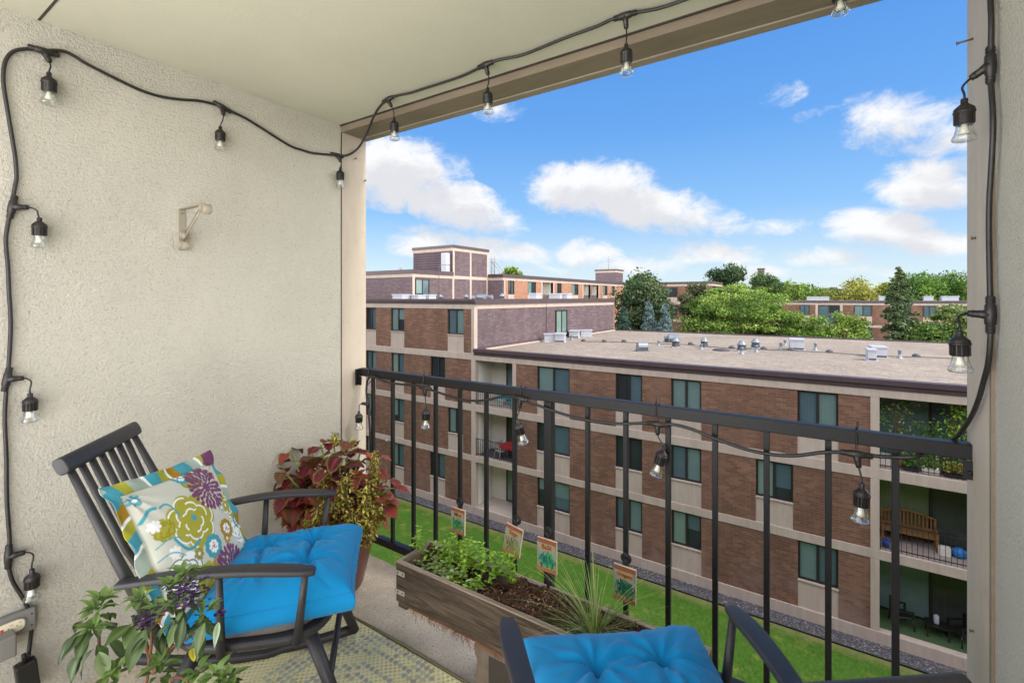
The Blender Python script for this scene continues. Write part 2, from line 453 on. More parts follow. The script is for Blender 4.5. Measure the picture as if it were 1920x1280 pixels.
# buildings
def m_brick(name, axis, cols_, mort, bw=.30, bh=.095, ms=.010, stain=None, rough=.9):
    m = Mat(name, rough, spec=.2)
    tcn = m.n('ShaderNodeTexCoord'); sp = m.n('ShaderNodeSeparateXYZ'); m.l(tcn.outputs['Object'], sp.inputs[0])
    cb = m.n('ShaderNodeCombineXYZ'); m.l(sp.outputs[0 if axis == 'x' else 1], cb.inputs[0]); m.l(sp.outputs[2], cb.inputs[1])
    b = m.n('ShaderNodeTexBrick'); m.l(cb.outputs[0], b.inputs['Vector'])
    b.inputs['Scale'].default_value = 1; b.inputs['Brick Width'].default_value = bw; b.inputs['Row Height'].default_value = bh
    b.inputs['Mortar Size'].default_value = ms; b.inputs['Mortar Smooth'].default_value = .2; b.inputs['Bias'].default_value = 0
    b.inputs['Color1'].default_value = (0, 0, 0, 1); b.inputs['Color2'].default_value = (1, 1, 1, 1); b.inputs['Mortar'].default_value = (.5, .5, .5, 1)
    c = m.ramp(b.outputs['Color'], [(0, cols_[0]), (.35, cols_[1]), (.7, cols_[2]), (.93, cols_[3])])
    n1 = m.noise(1.1, 4)
    c = m.mix(m.mth('MULTIPLY', n1, .7), c, cols_[1])
    c = m.mix(b.outputs['Fac'], c, mort)
    if stain:
        zr = m.n('ShaderNodeMapRange'); zr.inputs['From Min'].default_value = stain[0]; zr.inputs['From Max'].default_value = stain[1]
        m.l(sp.outputs[2], zr.inputs['Value'])
        n3 = m.noise(.8, 5, .65); f = m.mth('MULTIPLY', zr.outputs[0], m.ramp(n3, [(.42, (0, 0, 0)), (.6, g4(.75))]))
        c = m.mix(f, c, stain[2])
    m.base(c); m.bump(b.outputs['Fac'], -.4, .006); return m.m
BR = [col(108, 79, 67), col(121, 88, 73), col(131, 96, 79), col(150, 110, 88)]
M_brick = m_brick('brown_brick', 'x', BR, col(134, 108, 94), stain=(-8.4, -9.9, col(146, 122, 116)))
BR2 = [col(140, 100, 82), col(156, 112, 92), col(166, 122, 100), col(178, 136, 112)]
M_brick_y = m_brick('brown_side_brick', 'y', BR, col(150, 122, 104))  # same brown brick mapped along y, with paler mortar
PU = [col(98, 84, 88), col(110, 95, 98), col(116, 101, 104), col(126, 110, 112)]
M_purple_y = m_brick('painted_purple_brick', 'y', PU, col(84, 70, 76), .4, .12, .012)
M_purple_x = m_brick('painted_purple_brick_front', 'x', PU, col(84, 70, 76), .4, .12, .012)
M_conc = m_plain('pinkish_concrete_paint', col(188, 170, 158), .85, .05, .8, .1, 20, spec=.2, stains=(2.2, col(160, 144, 134), .4))
M_fascia = m_plain('brown_metal_fascia', col(78, 62, 66), .45, .08, 2)
def streaks(m_, amt=.16, sc=(3.5, 3.5, .35)):
    t_ = m_.node_tree; b_ = t_.nodes['Principled BSDF']; src = b_.inputs['Base Color'].links[0].from_socket
    tc_ = t_.nodes.new('ShaderNodeTexCoord'); mp = t_.nodes.new('ShaderNodeMapping'); mp.inputs['Scale'].default_value = sc
    t_.links.new(tc_.outputs['Object'], mp.inputs[0]); n_ = t_.nodes.new('ShaderNodeTexNoise'); n_.inputs['Scale'].default_value = 1.4; n_.inputs['Detail'].default_value = 7
    n_.inputs['Roughness'].default_value = .7; t_.links.new(mp.outputs[0], n_.inputs['Vector'])
    r_ = t_.nodes.new('ShaderNodeValToRGB'); r_.color_ramp.elements[0].position = .4; r_.color_ramp.elements[0].color = g4(1 - amt * 1.6); r_.color_ramp.elements[1].position = .62; r_.color_ramp.elements[1].color = g4(1)
    t_.links.new(n_.outputs[0], r_.inputs[0]); x_ = t_.nodes.new('ShaderNodeMix'); x_.data_type = 'RGBA'; x_.blend_type = 'MULTIPLY'; x_.inputs[0].default_value = 1
    t_.links.new(src, x_.inputs[6]); t_.links.new(r_.outputs[0], x_.inputs[7]); t_.links.new(x_.outputs[2], b_.inputs['Base Color'])
streaks(M_conc, .08); streaks(M_brick, .15, (.7, .7, .35)); streaks(M_trim, .06, (8, 8, 1)); streaks(M_trim_d, .08, (2, 14, 14)); streaks(M_trim_l, .10, (3, 14, 14))
streaks(M_wall, .03, (2.2, 2.2, .9)); streaks(M_ceiling, .04, (.8, .8, 1)); streaks(M_floor, .14, (3, 3, 3)); streaks(M_purple_y, .12, (.8, .8, .3)); streaks(M_fascia, .12, (2, 2, 1))
M_white_p = m_plain('white_painted_wall', col(222, 216, 206), .8, .04, 1.5)
M_wframe = m_plain('dark_window_frame', col(38, 34, 36), .5, .1)
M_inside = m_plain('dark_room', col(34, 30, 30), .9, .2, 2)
def m_pane(name, c1, c2, rough=.08, vertical=True):
    m = Mat(name, .12, spec=.4)
    wv = m.n('ShaderNodeTexWave', wave_type='BANDS', bands_direction='X' if vertical else 'Z')
    wv.inputs['Scale'].default_value = 4.2 if vertical else 9; wv.inputs['Distortion'].default_value = .3
    m.l(m.coord(), wv.inputs[0])
    n = m.noise(1.6, 3)
    c = m.mix(m.mth('ADD', m.mth('MULTIPLY', wv.outputs['Fac'], .25), m.mth('MULTIPLY', n, .75)), c1, c2)
    m.base(c); m.b.inputs['Roughness'].default_value = rough; m.b.inputs['Coat Weight'].default_value = .12; m.b.inputs['Coat Roughness'].default_value = .04
    return m.m
M_panes = [m_pane('pane_teal', col(92, 112, 112), col(116, 138, 135)), m_pane('pane_blue', col(66, 84, 92), col(90, 110, 118)),
           m_pane('pane_dark', col(26, 30, 34), col(58, 66, 70)), m_pane('pane_green', col(104, 126, 118), col(128, 148, 138), vertical=False)]
def m_roof():
    m = Mat('roof_gravel', .95, spec=.1)
    n1 = m.noise(.35, 4); v = m.vor(9, out='Color'); n2 = m.noise(14, 4, .7)
    n4 = m.noise(2.6, 5, .75, m.coord((.6, 1.6, 1)))
    c = m.ramp(n1, [(.3, col(150, 137, 123)), (.7, col(170, 157, 142))])
    c = m.mix(m.ramp(n4, [(.45, (0, 0, 0)), (.62, g4(.55))]), c, col(120, 106, 98))
    sepc = m.n('ShaderNodeSeparateColor'); m.l(v, sepc.inputs[0])
    c = m.mix(m.mth('MULTIPLY', sepc.outputs[0], .5), c, col(110, 98, 90))
    c = m.mix(m.ramp(n2, [(.55, (0, 0, 0)), (.68, g4(.7))]), c, col(206, 194, 182))
    m.base(c); m.bump(m.vor(9), .5, .03); return m.m
M_roof = m_roof(); streaks(M_roof, .06, (.35, 1.2, 1))
M_vent_w = m_plain('white_roof_unit', col(172, 174, 182), .5, .05, 3)
M_vent_g = m_plain('galvanised_vent', col(128, 134, 142), .4, .1, 4, metal=.4)
M_vent_d = m_plain('vent_louvre_dark', col(70, 68, 74), .6, .1)
def m_lawn():
    m = Mat('lawn_grass', 1, spec=.05)
    a = m.noise(.5, 5, .6); b = m.noise(11, 7, .8, m.coord((1, .5, 1), (0, 0, R(35)))); c_ = m.noise(3.2, 5, .7)
    c = m.ramp(a, [(.3, col(52, 78, 28)), (.7, col(68, 96, 38))])
    c = m.mix(m.mth('MULTIPLY', c_, .5), c, col(36, 66, 22))
    c = m.mix(m.ramp(b, [(.38, (0, 0, 0)), (.62, g4(1))]), c, col(72, 106, 38))
    c = m.mix(m.ramp(m.noise(1.7, 6, .72, m.coord(loc=(5, 2, 0))), [(.54, (0, 0, 0)), (.70, g4(.8))]), c, col(122, 120, 60))
    # dry edge along the gravel
    sp = m.n('ShaderNodeSeparateXYZ'); m.l(m.coord(), sp.inputs[0])
    e = m.n('ShaderNodeMapRange'); e.inputs['From Min'].default_value = 19.25; e.inputs['From Max'].default_value = 19.75
    m.l(m.mth('ADD', sp.outputs[1], m.mth('MULTIPLY', m.mth('SUBTRACT', c_, .5), .8)), e.inputs['Value'])
    c = m.mix(m.mth('MULTIPLY', e.outputs[0], .75), c, col(128, 124, 80))
    m.base(c); m.bump(b, .8, .05); return m.m
M_lawn = m_lawn()
def m_gravel():
    m = Mat('grey_gravel', .9, spec=.2)
    v = m.n('ShaderNodeTexVoronoi'); v.inputs['Scale'].default_value = 15; m.l(m.coord(), v.inputs[0])
    s2 = m.n('ShaderNodeSeparateColor'); m.l(v.outputs['Color'], s2.inputs[0])
    c = m.ramp(s2.outputs[0], [(0, col(84, 82, 84)), (.5, col(104, 102, 104)), (.92, col(128, 126, 128)), (1, col(170, 166, 168))])
    c = m.mix(m.ramp(v.outputs['Distance'], [(.3, (0, 0, 0)), (.6, g4(.8))]), c, col(62, 58, 62))  # shade in the gaps between stones put into the colour
    m.base(c); m.bump(v.outputs['Distance'], -1, .05); return m.m
M_gravel = m_gravel()
# ============================================================ the setting
GZ = -10.3
def sheet(name, x0, x1, y0, y1, z, m):
    return MB().add([(x0, y0, z), (x1, y0, z), (x1, y1, z), (x0, y1, z)], [(0, 1, 2, 3)]).build(name, m)
tag(sheet('lawn', -900, 900, 1.55, 1500, GZ, M_lawn), kind='structure')
tag(sheet('gravel_strip', -33, 14, 19.78, 20.75, GZ + .02, M_gravel), kind='structure')
e = MB().box(-33, 14, 19.75, 19.785, GZ, GZ + .05).build('lawn_edging', M_black_pl)
tag(e, 'thin black plastic edging between the lawn and the gravel strip', 'edging')

# balcony shell
WX = -2.43; RX = .337; YB = -.9; SLAB_Y = 1.867; CZ = 2.52
b_ = MB().box(WX - .02, RX + .02, YB, SLAB_Y, -.2, 0)
tag(b_.build('balcony_floor', M_floor), kind='structure')
tag(MB().box(WX - .2, RX + .2, -.4, 1.8, CZ, CZ + .22).build('balcony_ceiling', M_ceiling), kind='structure')
# joint batten in the ceiling
j = at(72, 39, z=CZ)
o = MB().box(-2.43, .33, j[1] - .004, j[1] + .004, CZ - .0015, CZ + .01).build('ceiling_joint', M_dark)
tag(o, 'dark thin joint line crossing the ceiling panels near the left wall', 'joint')
wl = MB().box(WX - .2, WX, -.4, 1.798, -.2, CZ).build('stucco_wall', M_wall)
tag(wl, 'cream rough stucco wall on the left with string lights and a bracket', 'wall')
wr = MB().box(RX + .004, RX + .2, -.4, 1.70, -.2, CZ).build('stucco_wall', M_wall_r)
tag(wr, 'narrow cream stucco wall along the right edge beside the power cable', 'wall')
# corner posts (each with its dark joint)
p = thing('corner_post', 'taupe painted post at the end of the left stucco wall', 'post', (WX, 1.89, 0))
MB().box(-.16, .002, -.086, .09, -.2, CZ - .04).build('post_board', M_trim, p)
MB().box(-.1, .0035, -.092, -.087, -.2, CZ - .04).build('joint_gap', M_dark, p)
p = thing('corner_post', 'pale taupe post between the sky and the right stucco wall', 'post', (RX, 1.85, 0))
MB().box(-.002, .16, -.132, .13, -.2, CZ - .04).build('post_board', M_trim, p)
MB().box(-.004, .1, -.15, -.133, -.2, CZ - .04).build('joint_gap', M_trim_d, p)
# edge beam under the ceiling
p = thing('edge_beam', 'taupe beam with a lighter outer strip along the ceiling edge', 'beam', (0, 1.9, CZ - .04))
MB().box(WX - .02, RX + .15, -.1, .035, 0, .2).build('beam_board', M_trim_d, p)
MB().box(WX - .02, RX + .15, .0365, .085, -.006, .2).build('edge_strip', M_trim_l, p)
MB().box(WX - .02, RX + .15, -.112, -.1015, .035, .045).build('joint_gap', M_dark, p)
# the front of our own building, unseen, added to keep back sky off the facade opposite
own = thing('apartment_building', 'unseen brick front of our own building, added to block the back sky', 'building', (0, 0, 0))
MB().box(-80, WX - .205, 1.7, 1.95, GZ, 4.6).build('brick_wall', M_brick, own)
MB().box(RX + .205, 60, 1.7, 1.95, GZ, 4.6).build('brick_wall', M_brick, own)
MB().box(WX - .2, RX + .2, 1.72, 1.94, CZ + .225, 4.59).build('brick_wall', M_brick, own)
MB().box(WX - .2, RX + .2, 1.3, 1.5, GZ, -.21).build('brick_wall', M_brick, own)
MB().box(-80.1, 60.1, 1.6, 2.05, 4.601, 4.9).build('roof_edge', M_fascia, own)
# nails and screws in the posts
def nail(x, y, z, d, lab, L_=.02, r=.003, rust=True):
    o = MB().tube([(0, 0, 0), tuple(a * L_ for a in d)], r, 8).lathe([(0.0001, L_), (r * 1.9, L_), (r * 1.9, L_ + .0015), (.0001, L_ + .002)], 10, M=align((0, 0, 0), d)).build('nail', M_nail)
    o.location = (x, y, z); tag(o, lab, 'nail')
M_nail = m_plain('rusty_nail', col(98, 78, 62), .6, .2)
for (u, v, dx, lab) in ((665, 298, 1, 'small nail head high on the left post below the cable'), (683, 339, 1, 'small rusty nail lower on the left post near its outer edge')):
    q = at(u, v, x=WX + .002); nail(q[0], q[1], q[2], (dx, 0, 0), lab, .012)
for (u, v, Lx, lab) in ((1825, 73, .035, 'long rusty nail sticking out near the top of the right post'), (1830, 446, .008, 'dark screw head on the right post beside the clouds'),
                        (1826, 1183, .008, 'pale screw head low on the right post')):
    q = at(u, v, x=RX - .002); nail(q[0], q[1], q[2], (-1, .0, -.1), lab, Lx)

# ------------------------------------------------------------ railing
RY = 1.93; RT = 1.07
rail = thing('balcony_railing', 'black steel balcony railing with square bars and a flat top rail', 'railing', (0, RY, 0))
x0 = WX + .02; x1 = at(1829, 800, y=RY)[0]
MB().box(x0, x1, -.02, .02, RT - .045, RT).build('top_rail', M_steel, rail, .003)
MB().box(x0, x1, -.02, .02, .045, .085).build('bottom_rail', M_steel, rail, .003)
for u in (699.8, 736.5, 775.6, 817, 862.7, 912, 965, 1102, 1173.5, 1253, 1341, 1437.6, 1553, 1679):
    X = XU(u, RY)
    MB().box(X - .0095, X + .0095, -.0095, .0095, .085, RT - .0455).build('baluster', M_steel, rail, .0012, 1)
X = XU(1030, RY); MB().box(X - .02, X + .02, -.019, .019, -.25, RT - .0455).build('post', M_steel, rail, .003)
for X, s in ((x0, 1), (x1, -1)):
    m_ = MB().box(X - (0 if s > 0 else .006), X + (.006 if s > 0 else 0), -.045, -.0205, RT - .1, RT - .003)
    m_.box(X - (0 if s > 0 else .03), X + (.03 if s > 0 else 0), -.026, -.0205, RT - .1, RT - .046)
    m_.lathe([(.006, 0), (.006, .004), (.004, .006)], 8, M=Matrix.Translation((X + s * .016, -.026, RT - .08)) @ Matrix.Rotation(R(90), 4, 'X'))
    m_.build('bracket', M_steel, rail)
# little hanging strap under the bottom rail by the pot
q = at(698, 1010, y=RY)
tag(MB().tube([(q[0], q[1] - .025, .08), (q[0], q[1] - .027, .04), (q[0] - .006, q[1] - .03, .0), (q[0] - .012, q[1] - .03, -.03)], [.004, .005, .006, .004], 8).build('strap_end', M_cable),
    'loose black strap end hanging from the bottom rail by the plant pot', 'strap')

# ============================================================ apartment building across the lawn
FY = 20.6
bld = thing('apartment_building', 'brown brick apartment building across the lawn with a low gravel roofed wing', 'building', (0, 0, 0))
ZT = [.87, -1.90, -4.69, -7.43]; ZB = [-1.53, -4.32, -7.10, -9.87]
GX = XU(889, FY)          # gable plane
LX0, LX1 = -33.0, 14.0
xb0, xb1 = XU(891.5, FY), XU(961, FY)       # left recessed balcony
xc0, xc1 = XU(1649, FY), 5.1                # right recessed balcony
pL = (XU(884, FY), xb0); pM = (xb1, XU(968, FY)); pR = (XU(1632, FY), xc0)
def U(a, b): return (XU(a, FY), XU(b, FY))
rows = {0: [U(686, 705), U(732.5, 758), U(839, 869.5), (-28.6, -27.7)],
        1: [U(686, 705), U(733.5, 757.5), U(807, 834.5), (-29.6, -28.5), U(1007, 1068), U(1154, 1204), U(1258, 1315), U(1495, 1572), (6.6, 8.8)],
        2: [U(686, 704), U(733, 757.5), U(840, 868), (-28.6, -27.7), U(1006, 1068), U(1154, 1204), U(1258, 1315), U(1417, 1487), (6.6, 8.8)],
        3: [U(686, 704), U(733, 757.5), U(806, 834.5), (-29.6, -28.5), U(1007, 1068), U(1154, 1204), U(1259, 1315), U(1496, 1572), (6.6, 8.8)]}
WH = 1.43
brick = MB(); inside = MB()
wcount = 0
def window(parent, xa, xb, zt, zb, y, mats, rnd, axis='x', sgn=1):
    """double window; frame part with two panes as sub-parts. axis x: faces -y"""
    f = MB(); t = .07; D = .06
    def bx(m_, a0, a1, z0, z1, d0, d1):
        if axis == 'x': m_.box(a0, a1, y + d0, y + d1, z0, z1)
        else: m_.box(y - d1, y - d0, a0, a1, z0, z1)     # faces +x at x = y
    bx(f, xa, xb, zt - t, zt - .001, -.012, D); bx(f, xa, xb, zb, zb + t, -.012, D)
    bx(f, xa, xa + t, zb + t, zt - t, -.012, D); bx(f, xb - t, xb, zb + t, zt - t, -.012, D)
    xm = (xa + xb) / 2
    bx(f, xm - .045, xm + .045, zb + t, zt - t, -.005, D)
    fo = f.build('window', M_wframe, parent)
    for k, (a, b) in enumerate(((xa + t, xm - .045), (xm + .045, xb - t))):
        r_ = rng.random(); zs = zb + t + (zt - zb - 2 * t) * (rng.uniform(.1, .6) if r_ < .3 else 0)
        g = MB(); bx(g, a, b, zs, zt - t, .035 + .012 * k, .06 + .012 * k); g.build('pane', mats[k], fo)
        if r_ < .3: g = MB(); bx(g, a, b, zb + t, zs - .001, .036 + .012 * k, .06 + .012 * k); g.build('pane', M_panes[2 if r_ < .2 else 1], fo)
    return fo
pm = [(0, 1), (0, 1), (3, 1), (1, 0), (0, 0), (2, 1)]
k = 0
for r_, wins in rows.items():
    zt, zb = ZT[r_], ZB[r_]
    xs = sorted(wins)
    end = GX - .1 if r_ == 0 else LX1
    segs = []; cur = LX0
    stops = [(a, b, 'w') for a, b in xs]
    if r_ > 0: stops += [(pL[0], pM[1], 'b'), (pR[0], xc1 + .4, 'b')]
    else: end = XU(884, FY)
    for a, b, t in sorted(stops):
        MB().box(cur, a, FY, FY + .25, zb, zt).build('brick_panel', M_brick, bld); cur = b
        if t == 'w':
            mats = [M_panes[i] for i in pm[(k * 5 + r_ * 2) % len(pm)]]; k += 1
            if r_ == 1 and abs(a - U(807, 834.5)[0]) < .1: mats = [M_panes[2], M_panes[2]]
            if r_ == 2 and abs(a - U(1154, 1204)[0]) < .1: mats = [M_panes[2], M_panes[2]]
            window(bld, a, b, zt, zt - WH, FY + .085, mats, k)
            MB().box(a, b, FY + .015, FY + .25, zb, zt - WH - .002).box(a - .01, b + .01, FY - .03, FY + .06, zt - WH - .05, zt - WH).build('spandrel_panel', M_conc, bld)
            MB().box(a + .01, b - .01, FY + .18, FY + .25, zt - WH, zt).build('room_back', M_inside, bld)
    MB().box(cur, end, FY, FY + .25, zb, zt).build('brick_panel', M_brick, bld)
# concrete bands and piers, a few mm proud of the brick
def band(xa, xb, za, zb, y=FY - .03): MB().box(xa, xb, y, FY + .25, za, zb).build('concrete_band', M_conc, bld, .01, 1)
band(LX0, GX + .02, ZT[0] + .001, 1.14)
band(LX0, GX + .02, -1.90 + .001, -1.53 - .001)
band(GX + .021, LX1, -1.90 + .001, -1.62)
for a, b in ((ZT[2], ZB[1]), (ZT[3], ZB[2])): band(LX0, LX1, a + .001, b - .001)
band(LX0, LX1, GZ - .05, ZB[3] - .001, FY - .05)
for r_ in (0, 1, 2, 3):
    for (a, b) in ((pL[0], GX + .02),) if r_ == 0 else (pL, pM, pR, (xc1, xc1 + .4)):
        MB().box(a, b, FY - .028, FY + .27, ZB[r_], ZT[r_]).build('concrete_pier', M_conc, bld, .008, 1)
# recessed balconies
DEP = 1.55
def recess(xa, xb, r_, floor_m, door_m, open_w):
    zt, zb = ZT[r_], ZB[r_]
    y1 = FY + DEP
    w_ = MB().box(xa - .1, xa, FY + .2505, y1, zb - .2, zt).box(xb, xb + .1, FY + .2505, y1, zb - .2, zt).box(xa - .1, xb + .1, y1 + .002, y1 + .12, zb - .2, zt + .3)
    ro = w_.build('balcony_recess', M_white_p, bld)
    MB().box(xa, xb, FY + .2505, y1, zt - .0, zt + .1).build('soffit', M_white_p, ro)
    MB().box(xa, xb, FY + .2505, y1, zb - .1, zb + .012).build('floor', floor_m, ro)
    # sliding door on the back wall
    d0 = xa + open_w[0]; d1 = xa + open_w[1]
    f = MB(); t = .06; h1 = zt - .12; h0 = zb + .06
    for a, b, c, e_ in ((d0, d1, h1 - t, h1), (d0, d1, h0, h0 + t), (d0, d0 + t, h0 + t, h1 - t), (d1 - t, d1, h0 + t, h1 - t), ((d0 + d1) / 2 - .04, (d0 + d1) / 2 + .04, h0 + t, h1 - t)):
        f.box(a, b, y1 - .08, y1, c, e_)
    fo = f.build('sliding_door', M_wframe, ro)
    dm = (d0 + d1) / 2
    MB().box(d0 + t, dm - .04, y1 - .045, y1 - .01, h0 + t, h1 - t).build('pane', door_m[0], fo)
    MB().box(dm + .04, d1 - t, y1 - .030, y1 - .005, h0 + t, h1 - t).build('pane', door_m[1], fo)
    return ro
def rail_far(ro, xa, xb, r_, lean=0):
    zb = ZB[r_]; m_ = MB()
    m_.box(xa, xb, FY + .03, FY + .06, zb + .92, zb + .95).box(xa, xb, FY + .03, FY + .06, zb + .10, zb + .125)
    n = int((xb - xa) / .14)
    for i in range(n + 1):
        X = xa + .03 + i * (xb - xa - .06) / n; m_.box(X - .008, X + .008, FY + .037, FY + .053, zb + .02, zb + .92)
    m_.build('railing', M_steel_far, ro)
M_deck = m_plain('dark_carpet', col(78, 74, 80), .95, .1)
M_concf = m_plain('pale_slab', col(190, 176, 164), .9, .06)
M_turf = m_plain('green_turf_carpet', col(62, 84, 50), 1, .15, 8)
M_decky = m_plain('weathered_slab', col(160, 144, 138), .9, .1)
M_painted_refl = m_pane('pane_painted_reflection', col(84, 96, 72), col(124, 136, 106))  # green tree reflection put into the base colour of the pane
M_pdark = m_pane('pane_smoke', col(50, 50, 50), col(78, 80, 78))
wL = xb1 - xb0
r1 = recess(xb0, xb1, 1, M_concf, (M_panes[0], M_pdark), (wL * .42, wL * 1.0)); rail_far(r1, xb0, xb1, 1)
r2 = recess(xb0, xb1, 2, M_deck, (M_pdark, M_pdark), (wL * .42, wL * 1.0)); rail_far(r2, xb0, xb1, 2)
r3 = recess(xb0, xb1, 3, M_concf, (M_panes[3], M_pdark), (wL * .42, wL * 1.0))
s1 = recess(xc0, xc1, 1, M_decky, (M_panes[0], M_panes[1]), (.02, 3.0)); rail_far(s1, xc0, xc1, 1)
s2 = recess(xc0, xc1, 2, M_decky, (M_painted_refl, M_pdark), (.02, 3.0)); rail_far(s2, xc0, xc1, 2)
s3 = recess(xc0, xc1, 3, M_turf, (M_panes[0], M_pdark), (.02, 3.0))
# roof edges, roofs, gable
def fascia(xa, xb, z0, z1, y0, parent=bld, m=M_fascia):
    h = (z1 - z0)
    MB().box(xa, xb, y0 - .06, y0 + .2, z0, z0 + h * .42).box(xa, xb, y0 - .10, y0 + .2, z0 + h * .42, z0 + h * .5).box(xa, xb, y0 - .14, y0 + .25, z0 + h * .5, z1).build('roof_edge', m, parent)
fascia(GX + .02, LX1, -1.62, -1.28, FY)
fascia(LX0, GX + .16, 1.14, 1.43, FY)
MB().box(GX + .02, LX1, FY + .25, 40.8, -1.9, -1.42).build('roof', M_roof, bld)
MB().box(GX + .02, LX1, 40.801, 41.0, -1.9, -1.33).build('roof_edge', M_fascia, bld)
MB().box(GX + .02, LX1, 40.6, 40.9, GZ, -1.9).box(LX1 - .25, LX1 - .01, FY + .25, 40.6, GZ, -1.91).build('back_wall', M_brick_y, bld)
MB().box(LX0, GX - .2, FY + .25, 40.8, .9, 1.28).build('roof', M_roof, bld)
gy1 = 40.5
MB().box(GX - .2, GX, FY + .2505, gy1, -1.44, .87).build('gable_wall', M_purple_y, bld)
MB().box(GX - .2, GX + .025, FY + .2505, gy1, .871, 1.139).build('concrete_band', M_conc, bld)
MB().box(GX - .25, GX + .12, FY + .2505, gy1 + .05, 1.14, 1.43).build('roof_edge', M_fascia, bld)
MB().box(GX + .001, GX + .09, FY + .26, gy1, -1.43, -1.26).build('flashing', M_fascia, bld)
MB().box(GX + .09, GX + .17, FY + .9, gy1, -1.43, -1.33).build('flashing', M_conc, bld)
MB().box(LX0, GX, 40.5, 40.8, GZ, 1.2).box(LX0 - .2, LX0, FY, 40.8, GZ, 1.2).build('back_wall', M_brick_y, bld)
g0, g1 = YU(1041, GX), YU(1062, GX)
window(bld, g0, g1, .62, -1.2, GX + .08, [M_panes[3], M_panes[0]], 0, 'y')
yc = YU(1024, GX)
MB().box(GX + .002, GX + .03, yc - .02, yc + .02, -1.3, 1.14).build('conduit', M_fascia, bld)

# ============================================================ second, taller building behind
b2 = thing('apartment_building', 'taller building behind with purple painted walls, roof tower and orange brick side', 'building', (0, 0, 0))
X1, X2 = -30.3, -28.4; Y0, Y1, Y2, YE = 29.7, 35.0, 40.6, 75.6
MB().box(-60, X1, Y0, Y0 + .3, GZ, 3.3).build('painted_wall', M_purple_x, b2)
MB().box(X1 - .3, X1, Y0 + .3, Y2 + .3, GZ, 3.3).build('painted_wall', M_purple_y, b2)
MB().box(X1 + .001, X2, Y2, Y2 + .3, GZ, 3.3).build('painted_wall', M_purple_x, b2)
MB().box(-60, X1 + .03, Y0 - .03, Y2 - .001, 3.301, 3.6).build('concrete_band', M_conc, b2)
MB().box(-60, X1 + .1, Y0 - .1, Y1, 3.601, 3.95).build('roof_edge', M_fascia, b2)
MB().box(-60, X2 + .03, Y2 - .03, YE, 3.301, 3.6).build('concrete_band', M_conc, b2)
MB().box(X1 + .04, X2 + .1, Y2 - .1, YE, 3.601, 3.95).build('roof_edge', M_fascia, b2)
for y_ in (Y0 + .1, Y1, YU(882, X1), Y2 - .2): MB().box(X1 + .001, X1 + .05, y_ - .13, y_ + .13, -2, 3.299).build('concrete_pier', M_conc, b2)
wy0, wy1 = YU(778, X1), YU(804, X1)
window(b2, wy0, wy1, 3.15, .4, X1 + .08, [M_panes[0], M_panes[1]], 0, 'y')
# roof tower
tw = MB().box(-35.6, X1 - .002, Y1, Y2, 3.601, 6.2).build('tower', M_purple_y, b2)
MB().box(-35.64, X1 + .03, Y1 - .03, Y2 + .03, 6.0, 6.3).build('concrete_band', M_conc, tw)
MB().box(-35.7, X1 + .1, Y1 - .1, Y2 + .1, 6.301, 6.56).build('roof_edge', M_fascia, tw)
for y_ in (Y1 + .08, YU(882, X1), Y2 - .1): MB().box(X1, X1 + .045, y_ - .12, y_ + .12, 3.602, 5.999).build('pier', M_conc, tw)
# the long brick side, seen going away
M_screen = m_glass('mesh_screen', (.7, .69, .69, 1), .15)
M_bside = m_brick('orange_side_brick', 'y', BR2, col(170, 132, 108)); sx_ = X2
wins = [(952.7, 964.4), (989.7, 1005), (1044.6, 1053), (1071.7, 1084.5), (1130.6, 1139), (1146.7, 1152.5)]
bays = [(1017, 1037), (1093.6, 1107), (1109, 1122)]
st = sorted([(YU(a, sx_), YU(b, sx_), 'w') for a, b in wins] + [(YU(a, sx_), YU(b, sx_), 'b') for a, b in bays])
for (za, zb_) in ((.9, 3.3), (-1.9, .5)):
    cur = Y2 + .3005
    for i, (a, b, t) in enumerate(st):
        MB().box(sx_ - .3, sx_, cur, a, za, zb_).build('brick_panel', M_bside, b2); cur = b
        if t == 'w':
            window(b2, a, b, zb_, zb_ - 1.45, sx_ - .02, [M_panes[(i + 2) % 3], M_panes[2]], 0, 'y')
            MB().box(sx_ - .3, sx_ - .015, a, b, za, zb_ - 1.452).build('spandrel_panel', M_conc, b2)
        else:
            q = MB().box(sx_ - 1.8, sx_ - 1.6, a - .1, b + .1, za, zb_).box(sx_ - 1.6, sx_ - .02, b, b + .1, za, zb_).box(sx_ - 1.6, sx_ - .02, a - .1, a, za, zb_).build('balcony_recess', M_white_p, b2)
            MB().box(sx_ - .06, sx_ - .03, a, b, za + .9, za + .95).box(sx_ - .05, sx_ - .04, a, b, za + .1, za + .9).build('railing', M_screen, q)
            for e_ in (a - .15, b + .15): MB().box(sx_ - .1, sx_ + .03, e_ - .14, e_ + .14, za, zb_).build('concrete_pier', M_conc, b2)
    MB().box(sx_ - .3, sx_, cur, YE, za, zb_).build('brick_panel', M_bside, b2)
MB().box(sx_ - .1, sx_ + .03, Y2 + .2, Y2 + .45, -2, 3.3).build('concrete_pier', M_conc, b2)
MB().box(sx_ - .3, sx_ + .03, Y2 + .3, YE, .501, .899).box(sx_ - .3, sx_ + .03, Y2 + .3, YE, -2.4, -1.901).build('concrete_band', M_conc, b2)
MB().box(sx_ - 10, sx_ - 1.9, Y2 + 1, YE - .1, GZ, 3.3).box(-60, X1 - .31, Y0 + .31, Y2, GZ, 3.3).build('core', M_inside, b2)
MB().box(-60, X1, Y0 + .2, Y2, 3.4, 3.62).box(-60, X2, Y2 + .001, YE, 3.4, 3.62).build('roof', M_roof, b2)
